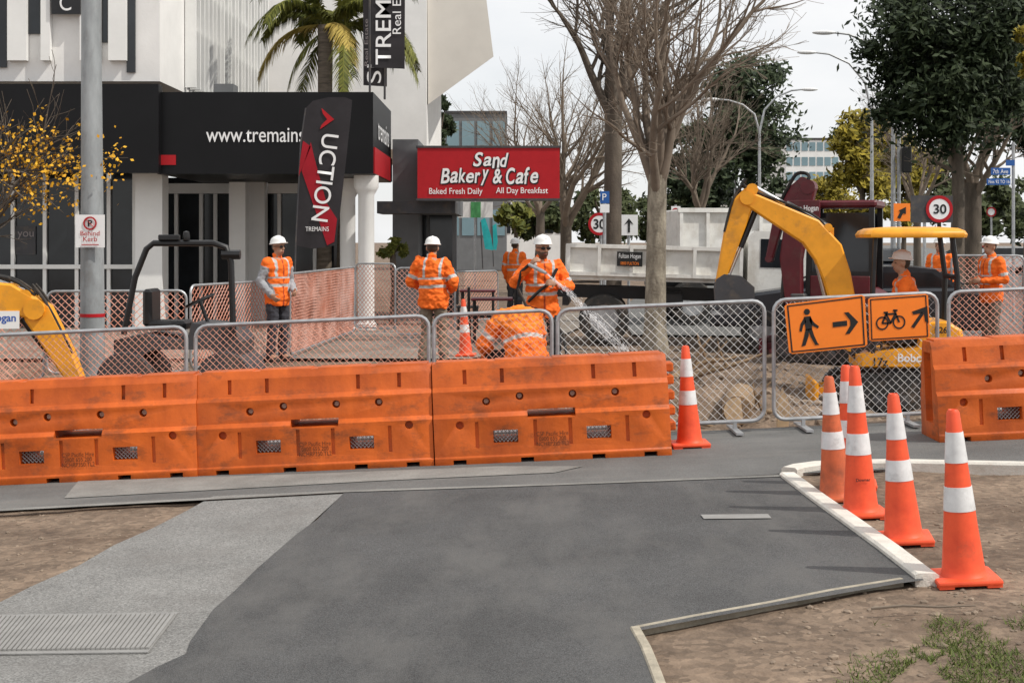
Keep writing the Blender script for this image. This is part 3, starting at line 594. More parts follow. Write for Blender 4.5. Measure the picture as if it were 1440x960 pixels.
def excavator(label,loc,rz,paint,boom,bw,dip,dw,y0,cab,roofp=None,txts=(),bucket=1,sc=1,plates=()):
    r=root('excavator',label,'excavator',group='small excavators')
    for s in(-1,1):
        b=MB(); pts=[]
        for cx,a0 in((.6,-90),(-.6,90)):
            for k in range(9): a=R(a0+k*22.5); pts.append((cx+.19*math.cos(a),.19+.19*math.sin(a)))
        b.prism([(x,s*.42-.11,z) for x,z in pts],(0,.22,0))
        for i in range(len(pts)):
            p=V(pts[i]);q=V(pts[(i+1)%len(pts)]); nseg=max(1,int((q-p).length/.1))
            for k in range(nseg):
                c=p.lerp(q,(k+.5)/nseg); t=(q-p).normalized(); b.box((c.x,s*.42,c.y),(.05,.235,.035),M.Rotation(-math.atan2(t.y,t.x),3,'Y'))
        b.build('track',m_rubber,r,smooth=0)
        for x in(-.6,.6): b=MB(); wheelY(b,(x,s*.545,.19),.13,.02); b.build('sprocket',m_dgrey,r)
        for x in(-.3,0,.3): b=MB(); wheelY(b,(x,s*.545,.1),.06,.02); b.build('roller',m_dgrey,r)
    b=MB(); b.box((0,0,.24),(.9,.62,.16)); b.cyl((0,0,.3),(0,0,.46),.3); b.build('undercarriage',m_dgrey,r)
    b=MB(); b.box((.98,0,.17),(.05,1.0,.26),bev=.012)
    for y in(-.25,.25): b.beam((.45,y,.22),(.97,y,.17),.06,.08)
    b.build('dozer_blade',paint,r)
    b=MB(); pr=[(.5,.46),(.5,.6),(.1,.66),(-.18,.70),(-.24,.98),(-.5,1.0),(-.66,.9),(-.72,.6),(-.66,.46)]
    rings=[[(x*k+(-.1*(1-k)),y,.73+(z-.73)*k) for x,z in pr] for y,k in((-.44,.93),(-.41,1),(.41,1),(.44,.93))]
    b.loft(rings); b.build('house',paint,r,smooth=20)
    for s in(-1,1):
        b=MB()
        for k in range(5): b.box((-.5,s*.447,.62+k*.045),(.16,.012,.018))
        b.build('grille',m_black,r)
    b=MB(); b.box((-.05,.02,.76),(.42,.44,.12),bev=.03); b.box((-.24,.02,1.05),(.1,.42,.5),bev=.03); b.build('seat',m_black,r)
    for y in(-.26,.3): MB().tube([(.22,y,.66),(.24,y,.95),(.2,y,1.08)],[.015,.015,.025],6).build('control_lever',m_black,r)
    if cab:
        b=MB()
        for x,y in((-.52,-.42),(-.52,.42),(.34,-.42),(.34,.42)): b.beam((x,y,.66),(x*(.9 if x>0 else 1),y,2.1),.07,.07)
        for y in(-.42,.42): b.box((-.1,y,1.2),(.86,.04,.06))
        b.build('cab',m_black,r)
        MB().box((-.1,0,2.15),(.98,.92,.1),bev=.03).build('cab_roof',paint,r)
        for c,d in(((-.1,-.425,1.6),(.78,.01,.86)),((-.1,.425,1.6),(.78,.01,.86)),((.33,0,1.5),(.01,.78,1.1))): MB().box(c,d).build('window',m_glass,r)
        for y in(-.43,.43): MB().box((-.1,y,.9),(.84,.03,.55),bev=.01).build('door',paint,r)
    else:
        b=MB()
        for y in(-.36,.36): b.tube([(-.6,y,.9),(-.62,y,1.5),(-.56,y,1.96)],.032,8)
        b.tube([(-.62,-.36,1.5),(-.62,.36,1.5)],.03,8); b.build('canopy_frame',m_black,r)
        MB().tube([(.33,.4,.55),(.33,.4,1.3),(.3,.36,1.96)],.026,8).build('canopy_post',m_black,r)
        b=MB(); rings=[]
        for z,k in((1.95,1),(1.985,1.02),(2.03,.97),(2.06,.85),(2.075,.5)):
            rings.append([(-.15+.57*k*sx,.5*k*sy,z) for sx,sy in((1,.75),(.9,1),(0,1),(-.9,1),(-1,.75),(-1,0),(-1,-.75),(-.9,-1),(0,-1),(.9,-1),(1,-.75),(1,0))])
        b.loft(rings); b.build('canopy_roof',roofp,r,smooth=50)
    b=MB(); plate(b,boom,bw,y0,.19); b.build('boom',paint,r,smooth=20)
    b=MB(); b.box((boom[0][0]-.06,y0,boom[0][1]-.02),(.2,.24,.3),bev=.02)
    if abs(y0)>.2: b.box((boom[0][0]-.15,y0*.6,boom[0][1]-.05),(.2,abs(y0),.25))
    b.build('swing_post',m_dgrey,r)
    b=MB(); plate(b,dip,dw,y0,.15); b.build('dipper_arm',paint,r,smooth=20)
    k=len(boom)//2; a=V((boom[k][0],y0,boom[k][1]+bw[k]*.8)); c=V((dip[0][0],y0,dip[0][1]+.05)); m_=a.lerp(c,.55)
    rb=MB().cyl(a,m_,.05).build('arm_ram',m_black,r); MB().cyl(m_,c,.026).build('ram_rod',m_chrome,rb)
    b=MB(); b.cyl((boom[k][0],y0-.09,boom[k][1]+bw[k]*.8),(boom[k][0],y0+.09,boom[k][1]+bw[k]*.8),.05); b.beam((boom[k][0],y0,boom[k][1]+bw[k]*.3),(boom[k][0],y0,boom[k][1]+bw[k]*.8),.14,.1); b.build('ram_lug',paint,r)
    a=V((boom[0][0]+.16,y0,boom[0][1]-.1)); c=V((boom[k][0]+.12,y0,boom[k][1]-bw[k]*.4)); m_=a.lerp(c,.55); rb=MB().cyl(a,m_,.05).build('boom_ram',m_black,r); MB().cyl(m_,c,.026).build('ram_rod',m_chrome,rb)
    hp_=spl([(boom[0][0]-.02,boom[0][1]+.12)]+[(x-.0,z+w_*.6) for (x,z),w_ in zip(boom[1:],bw[1:])]+[(dip[0][0]+.07,dip[0][1]+.1),(dip[1][0]+.12,dip[1][1]+.02),(dip[2][0]+.1,dip[2][1])])
    for o in(-.06,0,.06): MB().tube([(q.x,y0+o,q.y+abs(o)*.3) for q in hp_],.014,6).build('hydraulic_hose',m_rubber,r)
    if bucket:
        d=V(dip[-1]); sx=-1
        pr=[(.04,.06),(.05*sx,.12),(.25*sx,.1),(.4*sx,-.03),(.4*sx,-.2),(.25*sx,-.34),(.03*sx,-.36),(-.05*sx,-.2),(-.06*sx,-.05)]
        b=MB(); b.prism([(d.x+x,y0-.2,d.y+z) for x,z in pr],(0,.4,0)); bk=b.build('bucket',m_dgrey,r,smooth=20)
        for y in(-.17,-.06,.06,.17): MB().box((d.x+.03,y0+y,d.y-.34),(.12,.05,.03)).build('tooth',m_steel,bk)
        a=V((dip[1][0]-.16,y0,dip[1][1]-.05)); c=V((d.x-.12,y0,d.y+.12)); m_=a.lerp(c,.6); rb=MB().cyl(a,m_,.036).build('bucket_ram',m_black,r); MB().cyl(m_,c,.02).build('ram_rod',m_chrome,rb)
    for c,d,m_ in plates: MB().box(c,d,bev=.008).build('name_plate',m_,r)
    for t,c,rt,upv,w_,h_,m_ in txts: txt(t,c,rt,upv,w_,h_,m_,r,bold=.02)
    r.scale=(sc,sc,sc); r.location=loc; r.rotation_euler=(0,0,rz); return r
ML=(-1,0,0)
excavator('yellow and orange mini excavator with canopy and raised boom behind the orange detour signs',(4.6,17,-.24),R(180-6),m_yel,
  [(.52,.74),(.7,1.5),(.8,1.78),(1.0,2.02),(1.74,2.42)],[.25,.33,.36,.33,.17],[(1.68,2.52),(1.78,2.36),(1.9,2.0),(2.06,1.4)],[.14,.25,.22,.1],0.0,False,m_yel,
  txts=[('Bobcat',(-.12,.446,.58),ML,UZ,.36,None,m_txtw),('17z',(.25,.446,.53),ML,UZ,.16,None,m_txtk),('E26',(-.42,.449,.9),ML,UZ,.14,None,m_txtk)],sc=1.02)
excavator('dark maroon excavator with glazed cab behind the yellow one',(4.72,20.6,.0),R(180-22),m_maroon,
  [(.5,.8),(.54,1.4),(.46,1.95),(.3,2.38)],[.22,.3,.32,.2],[(.38,2.46),(.46,2.36),(.72,1.9),(.84,1.4)],[.12,.18,.15,.1],.54,True,
  plates=[((.36,.66,2.08),(.46,.03,.24),m_maroon),((-.1,.455,.92),(.8,.03,.5),m_maroon)],
  txts=[('Fulton Hogan',(.36,.678,2.08),ML,UZ,.42,.1,m_txtw)],bucket=0,sc=1.04)
le=excavator('yellow excavator at the left edge with only its boom and arm in view',(-6.42,14,-.25),R(3),m_yel,
  [(.45,.9),(.9,1.36),(1.1,1.42),(1.55,1.4),(1.8,1.3)],[.26,.32,.34,.3,.2],[(1.7,1.42),(1.82,1.26),(2.05,.86),(2.24,.48)],[.14,.28,.22,.13],-.3,False,m_yel)
le.location=(0,0,0); le.rotation_euler=(0,0,0); nb=MB().box((1.48,-.402,1.2),(.36,.012,.17)).build('name_plate',m_white,le); txt('Hogan',(1.5,-.410,1.21),RX,UZ,.26,None,m_txtblue,le,bold=.02); le.location=(-6.42,14,-.25); le.rotation_euler=(0,0,R(3))
# ---------------------------------------------------------------- roller with roll bar
Y=15.4; X0=(255-720)*Y/FX; z0=hgt(X0,Y); r=root('road_roller','small road roller with tall black roll bar behind the left fence','roller',(X0,Y,z0))
for dx in(-.5,.55):
    b=MB(); b.lathe((X0+dx,Y,z0+.3),[(.001,-.45),(.29,-.45),(.3,-.43),(.3,.43),(.29,.45),(.001,.45)],28,M.Rotation(R(90),3,'X')); b.build('drum',m_dgrey,r)
b=MB(); b.prism([(X0+x,Y-.4,z0+z) for x,z in((-.62,.4),(-.62,.72),(-.3,.78),(.15,.7),(.2,.9),(.62,.86),(.72,.7),(.7,.4),(.4,.62),(-.2,.62))],(0,.8,0)); b.build('chassis',m_dgrey,r,smooth=20)
b=MB(); b.box((X0-.12,Y,z0+.86),(.42,.42,.1),bev=.03); b.box((X0-.32,Y,z0+1.05),(.1,.42,.4),bev=.03); b.build('seat',m_black,r)
b=MB(); b.tube([(X0+.3,Y,z0+.85),(X0+.2,Y,z0+1.12)],.02,8); b.lathe((X0+.2,Y,z0+1.12),[(.15,-.012),(.17,-.012),(.17,.012),(.15,.012)],18,M.Rotation(R(-25),3,'Y'),True); b.build('steering_wheel',m_black,r)
b=MB()
for Yo in(Y-.42,Y+.42): b.tube([P(174,470,Yo),P(178,450,Yo),P(190,390,Yo),P(206,350,Yo),P(216,342,Yo),P(300,342,Yo),P(318,348,Yo),P(325,368,Yo),P(328,470,Yo)],.033,10)
for px in(216,300): b.tube([P(px,342,Y-.42),P(px,342,Y+.42)],.025,8)
b.tube([P(312,358,Y-.42),P(338,358,Y-.42)],.05,8); b.build('roll_bar',m_black,r)
b=MB(); q=P(262,338,Y-.42); b.lathe(q,[(.035,0),(.04,.03),(.03,.09),(.001,.1)],12); b.box(q+V((-.18,0,.03)),(.22,.08,.06),bev=.01); b.build('work_light',m_black,r)
# ---------------------------------------------------------------- trucks and cars
def wheel(c,rad,w,parent,n=22):
    b=MB(); b.lathe(c,[(rad*.58,-w/2),(rad*.93,-w/2),(rad,-w/2+.03),(rad,w/2-.03),(rad*.93,w/2),(rad*.58,w/2)],n,M.Rotation(R(90),3,'X'),True); t=b.build('wheel',m_rubber,parent)
    b=MB(); b.lathe(c,[(.001,-w*.3),(rad*.2,-w*.32),(rad*.5,-w*.2),(rad*.6,-w*.42),(rad*.6,w*.42),(.001,w*.4)],n,M.Rotation(R(90),3,'X')); b.build('rim',m_steel,t)
r=root('tipper_truck','white tipper truck with dropside tray behind the plane tree','truck')
b=MB(); b.box((1.35,0,1.12),(2.9,1.9,.1)); 
for y in(-.93,.93):
    b.box((1.35,y,1.4),(2.9,.05,.5),bev=.01); sg=1 if y<0 else -1
    for x in(-.06,.45,.98,1.5,2.02,2.55,2.78): b.box((x,y-.06*sg,1.4),(.055,.1,.52))
    b.box((1.35,y-.05*sg,1.63),(2.9,.1,.06)); b.box((1.35,y-.05*sg,1.17),(2.9,.1,.06))
b.box((-.09,0,1.4),(.05,1.84,.5)); b.box((2.79,0,1.55),(.05,1.84,.8)); b.build('tray',m_truck,r,smooth=0)
b=MB(); b.box((1.8,-.35,.85),(4.2,.1,.2)); b.box((1.8,.35,.85),(4.2,.1,.2)); b.box((-.1,0,.7),(.1,1.8,.14)); b.box((1.6,-.8,.75),(.5,.3,.3),bev=.03); b.build('chassis',m_black,r)
b=MB(); pr=[(2.9,.6),(2.9,1.85),(3.0,1.95),(3.75,1.93),(3.95,1.4),(4.02,1.0),(4.0,.6)]; b.prism([(x,-.9,z) for x,z in pr],(0,1.8,0)); b.build('cab',m_truck,r,smooth=25)
b=MB(); b.prism([(x,-.908,z) for x,z in((3.1,1.35),(3.1,1.82),(3.65,1.82),(3.8,1.35))],(0,.006,0)); b.build('window',m_glass,r)
for x in(.55,3.45):
    for y in(-.8,.8): wheel((x,y,.42),.42,.28,r)
b=MB(); b.box((.95,-1.06,1.43),(.42,.02,.24)); b.build('name_board',m_txtk,r); txt('Fulton Hogan',(.95,-1.073,1.47),RX,UZ,.36,.1,m_txtw,r); txt('0800 FULTON',(.95,-1.073,1.36),RX,UZ,.3,.05,m_signor,r)
r.location=((806-720)*24/FX,24.6,.01); r.rotation_euler=(0,R(1.5),R(-4))
r=root('tipper_truck','white high sided truck bin with vertical ribs, parked behind the dropside truck','truck')
b=MB(); b.box((.35,0,1.7),(2.3,2.2,1.3),bev=.03)
for x in(-.75,-.2,.35,.9,1.45): b.box((x,-1.13,1.7),(.07,.1,1.3))
b.box((.35,-1.13,2.33),(2.34,.12,.09)); b.build('bin',m_truck,r,smooth=20)
b=MB(); b.box((1.0,0,.9),(4.4,.8,.25)); b.build('chassis',m_black,r)
b=MB(); b.prism([(x,-1.05,z) for x,z in((1.7,.6),(1.7,1.9),(2.5,1.85),(2.85,1.4),(2.9,.6))],(0,2.1,0)); b.build('cab',m_truck,r,smooth=25)
b=MB(); b.prism([(x,-1.058,z) for x,z in((1.9,1.3),(1.9,1.78),(2.4,1.76),(2.62,1.3))],(0,.006,0)); b.build('window',m_glass,r)
for x in(-.5,2.2):
    for y in(-.95,.95): wheel((x,y,.45),.45,.28,r)
r.location=((990-720)*30/FX,30,.01); r.rotation_euler=(0,0,R(6))
def car(label,loc,rz,paint,H=1.45):
    r=root('car',label,'car',group='cars along the street')
    pr=[(-2.1,.35),(-2.15,.75),(-1.95,.92),(-1.55,.98),(1.0,.95),(1.9,.82),(2.15,.65),(2.15,.35)]
    rings=[]
    for y,k,dz in((-.88,.96,0.04),(-.82,1,0),(.82,1,0),(.88,.96,.04)): rings.append([(x*k,y,z+(dz if z<.5 else -dz)) for x,z in pr])
    MB().loft(rings).build('body',paint,r,smooth=30)
    pr=[(-1.75,.95),(-1.3,H-.04),(-.9,H),(.1,H),(.35,H-.06),(1.1,.93)]
    b=MB(); b.loft([[(x*k,y,z if z>1 else z-.02) for x,z in pr] for y,k in((-.7,.97),(.7,.97))]); b.build('roof',paint,r,smooth=30)
    for s in(-1,1): MB().prism([(x,s*.705,z) for x,z in((-1.5,1.0),(-1.2,H-.09),(.2,H-.1),(.85,1.0))],(0,s*.004,0)).build('window',m_glass,r)
    MB().prism([(1.03,-.6,1.0),(1.03,.6,1.0),(.38,.55,H-.08),(.38,-.55,H-.08)],(.03,0,.02)).build('windscreen',m_glass,r); MB().prism([(-1.66,-.6,1.02),(-1.66,.6,1.02),(-1.32,.55,H-.09),(-1.32,-.55,H-.09)],(-.03,0,.02)).build('rear_window',m_glass,r)
    for x in(-1.3,1.35):
        for y in(-.8,.8): wheel((x,y,.32),.32,.2,r,16)
    for y in(-.6,.6):
        MB().box((2.12,y,.66),(.08,.36,.13),bev=.02).build('headlight',m_refl,r); MB().box((-2.12,y,.76),(.06,.3,.13),bev=.02).build('tail_light',m_red,r)
    r.location=loc; r.rotation_euler=(0,0,rz)
m_cardk=mat('car_charcoal',(.03,.033,.04),.25); m_carw=mat('car_silver',(.5,.5,.5),.3); m_carr=mat('car_red',(.3,.02,.02),.3)
car('dark charcoal car on the street beyond the yellow canopy',(12.9,50,.02),R(-105),m_cardk)
car('dark car between the white trucks and the yellow boom',((1058-720)*22.5/FX+1.6,22.6,.02),R(165),m_cardk,1.3)
car('silver car far away at the right beyond the grass',(25.2,74,.02),R(180),m_carw)
car('second silver car at the far right, next to the red one',(30.5,78,.02),R(180),m_carw)
car('red car far away at the right edge',(28,88,.02),R(175),m_carr)
car('pale car parked far down the street left of the plane tree',(3.4,62,.02),R(-100),m_carw)
# ---------------------------------------------------------------- buildings
o=root('office_building','white office building with fins above a black fascia at the left','building',(-8.7,29,0))
b=MB(); b.box((-9.7,32.6,6.9),(6.0,11.1,4.3)); b.build('wall',m_whited,o,smooth=0)
for a,y0,y1 in(((-8,9),-60,95),((38,56),-60,48),((142,151),-60,60),((178,190),-60,102)):
    b=MB(); b.pbox(a[0],y0,a[1],y1,27.0,.05); b.build('window',m_glass,o,smooth=0)
for x0,x1 in((10,37),(57,70),(112,141),(152,177)): b=MB(); b.pbox(x0,-60,x1,85,26.9,.14); b.build('wall_panel',m_white,o,smooth=0)
b=MB(); b.pbox(72,-40,113,20,26.85,.05); b.build('sign_panel',m_black,o); txt('C',P(92,4,26.84),RX,UZ,.22,.3,m_txtw,o)
for i in range(10): b=MB(); b.box((-6.66,29.6+i*.85,6.9),(.02,.62,4.0)); b.build('side_window',m_glass,o)
for i in range(22):
    b=MB(); b.box((-6.57,29.1+i*.41,6.9),(.22,.07,4.1)); b.build('fin',m_white,o,smooth=0)
for z in(7.0,6.1): b=MB(); b.box((-6.6,33.5,z),(.12,8.6,.08)); b.build('rail',m_white,o)
b=MB(); b.pbox(-120,118,223,243,26.75,.3); b.build('fascia',m_fasc,o)
b=MB(); b.box(((P(222,0,27).x+P(525,0,27).x)/2,28.95,3.76),(P(525,0,27).x-P(222,0,27).x,4.0,1.55)); b.build('canopy',m_fasc,o)
txt('www.tremains',P(359,190,26.93),RX,UZ,138*.0135,20*.0135,m_txtw,o,bold=.004)
b=MB(); xr=P(525,0,27).x; b.box((xr+.01,29.0,3.25),(.03,3.9,.5)); b.build('red_panel',m_red,o); txt('tremains',(xr+.02,29,3.9),(0,1,0),UZ,2.4,.4,m_txtw,o)
b=MB(); b.pbox(224,218,247,232,26.93,.02); b.build('red_badge',m_red,o)
b=MB(); b.pbox(-120,243,190,470,28.2,.1); b.build('shop_window',m_glass,o); b=MB(); b.pbox(228,250,480,470,31.2,.1); b.build('shop_window',m_glass,o)
for x in(-40,15,60,105,150,186): b=MB(); b.pbox(x,243,x+5,470,28.12,.06); b.build('window_frame',m_white,o,smooth=0)
for x in(245,280,300,345,390,440,478): b=MB(); b.pbox(x,272.5,x+5,470,31.1,.08); b.build('window_frame',m_white,o,smooth=0)
b=MB(); b.pbox(228,258,480,272,31.05,.12); b.build('lintel',m_white,o); b=MB(); b.pbox(-120,372,190,378,28.08,.03); b.build('transom',m_white,o,smooth=0)
for x0,x1,yt,Y,d in((190,228,243,27.6,.5),(322,345,256,29.5,.4),(345,372,256,30.6,.4)): b=MB(); b.pbox(x0,yt,x1,470,Y,d); b.build('pillar',m_white,o,smooth=0)
for px,Y in((489,28.9),(515,27.5)):
    X=(px-720)*Y/FX; b=MB(); b.lathe((X,Y,0),[(.2,0),(.2,.12),(.16,.15),(.155,2.6),(.2,2.68),(.24,2.75),(.24,2.98)],20); b.build('column',m_white,o)
b=MB(); b.pbox(20,318,50,358,28.16,.02); b.build('painted_reflection',m_dgrey,o); txt('you',P(36,331,28.15),RX,UZ,.32,None,m_txtg,o)  # dark panel and dim word paint a faint reflection in the shop window
b=MB(); b.pbox(300,118,328,131,28.5,.5); b.build('roof_unit',m_grey,o)
o=root('office_building','tall blank white building with an angled cream overhang','building',(-4.5,41,0))
b=MB(); b.pbox(340,-90,600,210,39,8); b.build('wall',m_whited,o)
b=MB(); b.prism([P(600.5,-90,39.2),P(676,-90,39.2),P(684,0,39.2),P(694,80,39.2),P(602,147,39.2)],(-.6,9,1.0)); b.build('overhang',m_cream,o,smooth=0)
o=root('cafe_building','grey single storey cafe building behind the red sign','building',(-2.6,32,0))
b=MB(); b.pbox(552,196,588,470,30.5,4); b.build('grey_wall',m_grey,o)
b=MB(); b.pbox(588,205,642,300,29.8,4); b.build('upper_wall',m_grey,o)
b=MB(); b.pbox(530,283,640,300,28.4,1.3); b.build('awning',m_dgrey,o)
b=MB(); b.pbox(560,300,640,470,32,.3); b.build('shop_window',m_glass,o)
for x0,x1,Y,d in((562,566,31.9,.08),(600,604,31.9,.08),(636,642,31.5,.3)): b=MB(); b.pbox(x0,301,x1,460,Y,d); b.build('window_frame',m_grey,o)
r=root('shop_sign','wide red cafe sign with white hand drawn lettering','sign',P(687,280,28))
b=MB(); b.pbox(587,207,787,280,28,.35); b.build('box',m_red,r)
b=MB(); b.pbox(585,205,789,208,27.98,.4); b.pbox(585,279,789,282,27.98,.4); b.build('frame',m_dgrey,r)
k=.014
def brush(s,px,py,w_,h_,bd):
    # each letter jitters a little, like brush lettering
    wd=[(.3 if c==' ' else .8 if c in 'SBC&' else .55 if c in 'rf' else .66) for c in s]; tot=sum(wd); x=px-w_/2; rb=random.Random(len(s))
    for c,u in zip(s,wd):
        cw=w_*u/tot
        if c!=' ':
            tall=c in 'SBC&kdfy'; hh=h_*(.95 if tall else .66)*rb.uniform(.92,1.1); cy=py+(h_*.16 if c=='y' else 0 if tall else h_*.13)+rb.uniform(-1,1)
            a=rb.uniform(-.08,.12); rt=V((math.cos(a),0,math.sin(a))); upv=V((-math.sin(a),0,math.cos(a))); cx=x+cw/2
            for ox,oy,yy in((1.8,1.8,27.993),(-1.3,.8,27.9915)): txt(c,P(cx+ox,cy+oy,yy),rt,upv,cw*k*.98,hh*k,m_txtk,r,'letter',bd,.25)
            txt(c,P(cx,cy,27.984),rt,upv,cw*k*.98,hh*k,m_txtw,r,'letter',bd,.25)
        x+=cw
brush('Sand',690,225,50,22,.02); brush('Bakery & Cafe',688,247,138,23,.02)
for s,px,py,w_,h_ in(('Baked Fresh Daily',641,270,75,11),('All Day Breakfast',734,269,73,11)): txt(s,P(px,py,27.984),RX,UZ,w_*k,h_*k,m_txtw,r,bold=.006)
def block(label,x0,y0,x1,y1,Y,d,m,rows,cols,wm=m_glass,name='office_building'):
    a=P(x0,y0,Y);b_=P(x1,y1,Y); o=root(name,label,'building',((a.x+b_.x)/2,Y,0)); b=MB(); b.box(((a.x+b_.x)/2,Y+d/2,a.z/2),(b_.x-a.x,d,a.z)); b.build('wall',m,o,smooth=0)
    for i in range(rows):
        for j in range(cols):
            u0=x0+(x1-x0)*(j+.1)/cols;u1=x0+(x1-x0)*(j+.9)/cols; v0=y0+(y1-y0)*(i+.2)/rows; v1=y0+(y1-y0)*(i+.78)/rows
            b=MB(); b.pbox(u0,v0,u1,v1,Y-.05,.04); b.build('window',wm,o,smooth=0)
    b=MB(); b.pbox(x0-1,y0-2,x1+1,y0+1,Y-.1,d); b.build('parapet',m_dgrey,o); return o
m_glassb=mat('pale_glass',(.2,.3,.34),.15,0,.2,.1)
block('distant pale office block with bands of blue glass above the street',1105,196,1180,300,190,20,m_whited,5,7,m_glassb)
block('low grey building behind the cafe sign with glass upper floor',626,158,712,345,85,10,m_grey,3,4,m_glassb)
block('long white low building far behind the trees on the right',700,268,800,345,110,10,m_whited,1,5)
block('pale low shops at the far end of the street',960,285,1120,345,150,10,m_cream,2,10)
# ---------------------------------------------------------------- flags
def flag(label,pts,Y,pole,m,group='black real estate flags',pr_=.02):
    c=P(*pole[0],Y); r=root('feather_flag',label,'flag',c,group); flat(r,pts,m,'fabric',Y,.01)
    MB().tube([P(x,y,Y+.005) for x,y in pole],pr_,8).build('pole',m_dgrey,r); return r
m_flag=mat('flag_black',(.022,.019,.022),.7,0,.3,3)
r=flag('tall black and red feather flag lettered AUCTION',[(421,255),(424,200),(430,152),(440,142),(462,137),(485,137),(495,141),(493,165),(486,230),(478,300),(471,345),(440,350),(416,345)],22,[(412,470),(416,340),(423,200),(430,152)],m_flag,pr_=.013)
b=MB(); b.prism([P(x,y,21.992) for x,y in((426,198),(437,206),(429,226),(420,248),(422,225))],(0,.006,0)); b.build('red_chevron',m_redf,r,smooth=0); b=MB(); b.prism([P(x,y,21.992) for x,y in((437,200),(442,222),(459,285),(474,308),(470,340),(460,345),(450,315),(424,240))],(0,.006,0)); b.build('red_chevron',m_redf,r,smooth=0)
txt('UCTION',P(457,250,21.98),V((-.13,0,-1)),V((1,0,-.13)),1.35,.26,m_txtw,r,bold=.006)
b=MB(); b.prism([P(x,y,21.985) for x,y in((452,152),(470,168),(450,182),(452,176),(460,168),(454,160))],(0,.005,0)); b.build('letter',m_red,r,smooth=0)
txt('TREMAINS',P(446,322,21.98),RX,UZ,.36,.07,m_txtw,r)
r=flag('black hanging flag with vertical white lettering TREMAINS at the top',[(524,-120),(570,-120),(569,97),(522,95)],24.5,[(520,130),(520,-130)],m_flag)
txt('TREMAINS',P(539,5,24.48),UZ,ML,172*.01225,22*.01225,m_txtw,r,bold=.006); txt('Real Estate',P(558,5,24.48),UZ,ML,86*.01225,12*.01225,m_txtw,r)
r=flag('black hanging flag partly hidden behind the other, lettered SI',[(510,-120),(545,-120),(544,122),(511,120)],24.9,[(541,140),(541,-130)],m_flag)
txt('SI',P(526,104,24.88),UZ,ML,26*.01245,20*.01245,m_txtw,r); txt('Real Estate',P(515,60,24.88),UZ,ML,66*.01245,5*.01245,m_txtg,r)
r=flag('small teal feather flag far down the footpath',[(676,310),(682,306),(690,330),(694,352),(682,350)],45,[(679,378),(676,312)],m_teal,'far shop flags')
r=flag('second small teal feather flag beside the first',[(692,318),(698,314),(700,340),(698,352),(693,350)],52,[(694,375),(692,318)],m_teal,'far shop flags')
# ---------------------------------------------------------------- signs, poles
r=root('lamp_pole','thick grey steel pole at the left with a red band','pole',(P(130,0,16.6).x,16.6,-.1))
X=P(130,0,16.6).x; b=MB(); b.tube([(X,16.6,-.15),(X,16.6,.6),(X-.005,16.6,2.5),(X-.02,16.6,5.5)],[.145,.14,.125,.105],20); b.build('shaft',m_pole,r)
b=MB(); q=P(130,443,16.6).z; b.lathe((X,16.6,q),[(.1405,-.02),(.1425,-.02),(.1425,.02),(.1405,.02)],20); b.build('red_band',m_red,r)
b=MB(); b.lathe((X,16.6,-.12),[(.22,0),(.22,.05),(.16,.06),(.16,.12)],20); b.build('base_collar',m_pole,r)
r=root('parking_sign','white no parking sign reading Behind Kerb on the left pole','sign',P(127,348,16.4))
b=MB(); b.pbox(106,302,147,348,16.42,.01); b.build('plate',m_txtw,r); b=MB(); c=P(126.5,314,16.412)
A=M.Rotation(R(90),3,'X'); b.lathe(c,[(.06,0),(.078,0),(.078,.003),(.06,.003)],24,A,True); b.beam(c+V((-.045,-.002,.045)),c+V((.045,-.002,-.045)),.003,.016,up=(0,1,0)); b.build('red_ring',m_red,r)
txt('P',c+V((0,-.001,0)),RX,UZ,.05,.075,m_txtk,r,bold=.03); txt('Behind\nKerb',P(126.5,332,16.41),RX,UZ,.22,.12,m_red,r)
b=MB(); q=P(126.5,344,16.412); b.beam(q-V((.1,0,0)),q+V((.1,0,0)),.003,.01); b.build('arrow',m_red,r)
def post_sign(label,px,Y,ytop):
    X=(px-720)*Y/FX; r=root('road_sign',label,'sign',(X,Y,0)); MB().cyl((X,Y,0),(X,Y,P(px,ytop,Y).z),.035,n=10).build('post',m_steel,r); return r
def disc(r,px,py,rp,Y,name,m,ri=0):
    c=P(px,py,Y); k=Y/FX; b=MB(); b.lathe(c,[(max(ri*k,.0005),0),(rp*k,0),(rp*k,.004),(max(ri*k,.0005),.004)],28,M.Rotation(R(90),3,'X'),True); return b.build(name,m,r)
r=post_sign('temporary speed limit 30 sign with an orange arrow panel',1300,30,275)
b=MB(); b.pbox(1281,275,1340,313,29.94,.02); b.build('panel',m_dgrey,r); b=MB(); b.pbox(1257,286,1280,311,29.94,.02); b.build('arrow_panel',m_signor,r)
disc(r,1321,294,19,29.93,'face',m_txtw); disc(r,1321,294,19,29.925,'red_ring',m_red,14.5); txt('30',P(1322,294,29.918),RX,UZ,.27,.2,m_txtk,r,bold=.02)
b=MB(); b.prism([P(x,y,29.93) for x,y in((1262,306),(1266,298),(1264,296),(1274,291),(1274,301),(1270,300),(1266,308))],(0,.004,0)); b.build('arrow',m_txtk,r)
r=post_sign('partly hidden speed limit sign with a 3 left of the plane tree',845,36,298)
disc(r,843,315,16,35.93,'face',m_txtw); disc(r,843,315,16,35.925,'red_ring',m_red,12); txt('30',P(843,315,35.918),RX,UZ,.3,.25,m_txtk,r,bold=.02)
r=post_sign('white panel with black up arrow left of the plane tree',884,34,302); b=MB(); b.pbox(873,302,897,331,33.94,.02); b.build('panel',m_txtw,r)
b=MB(); b.prism([P(x,y,33.93) for x,y in((883,327),(883,313),(878,316),(884.5,307),(891,316),(886,313),(886,327))],(0,.004,0)); b.build('arrow',m_txtk,r)
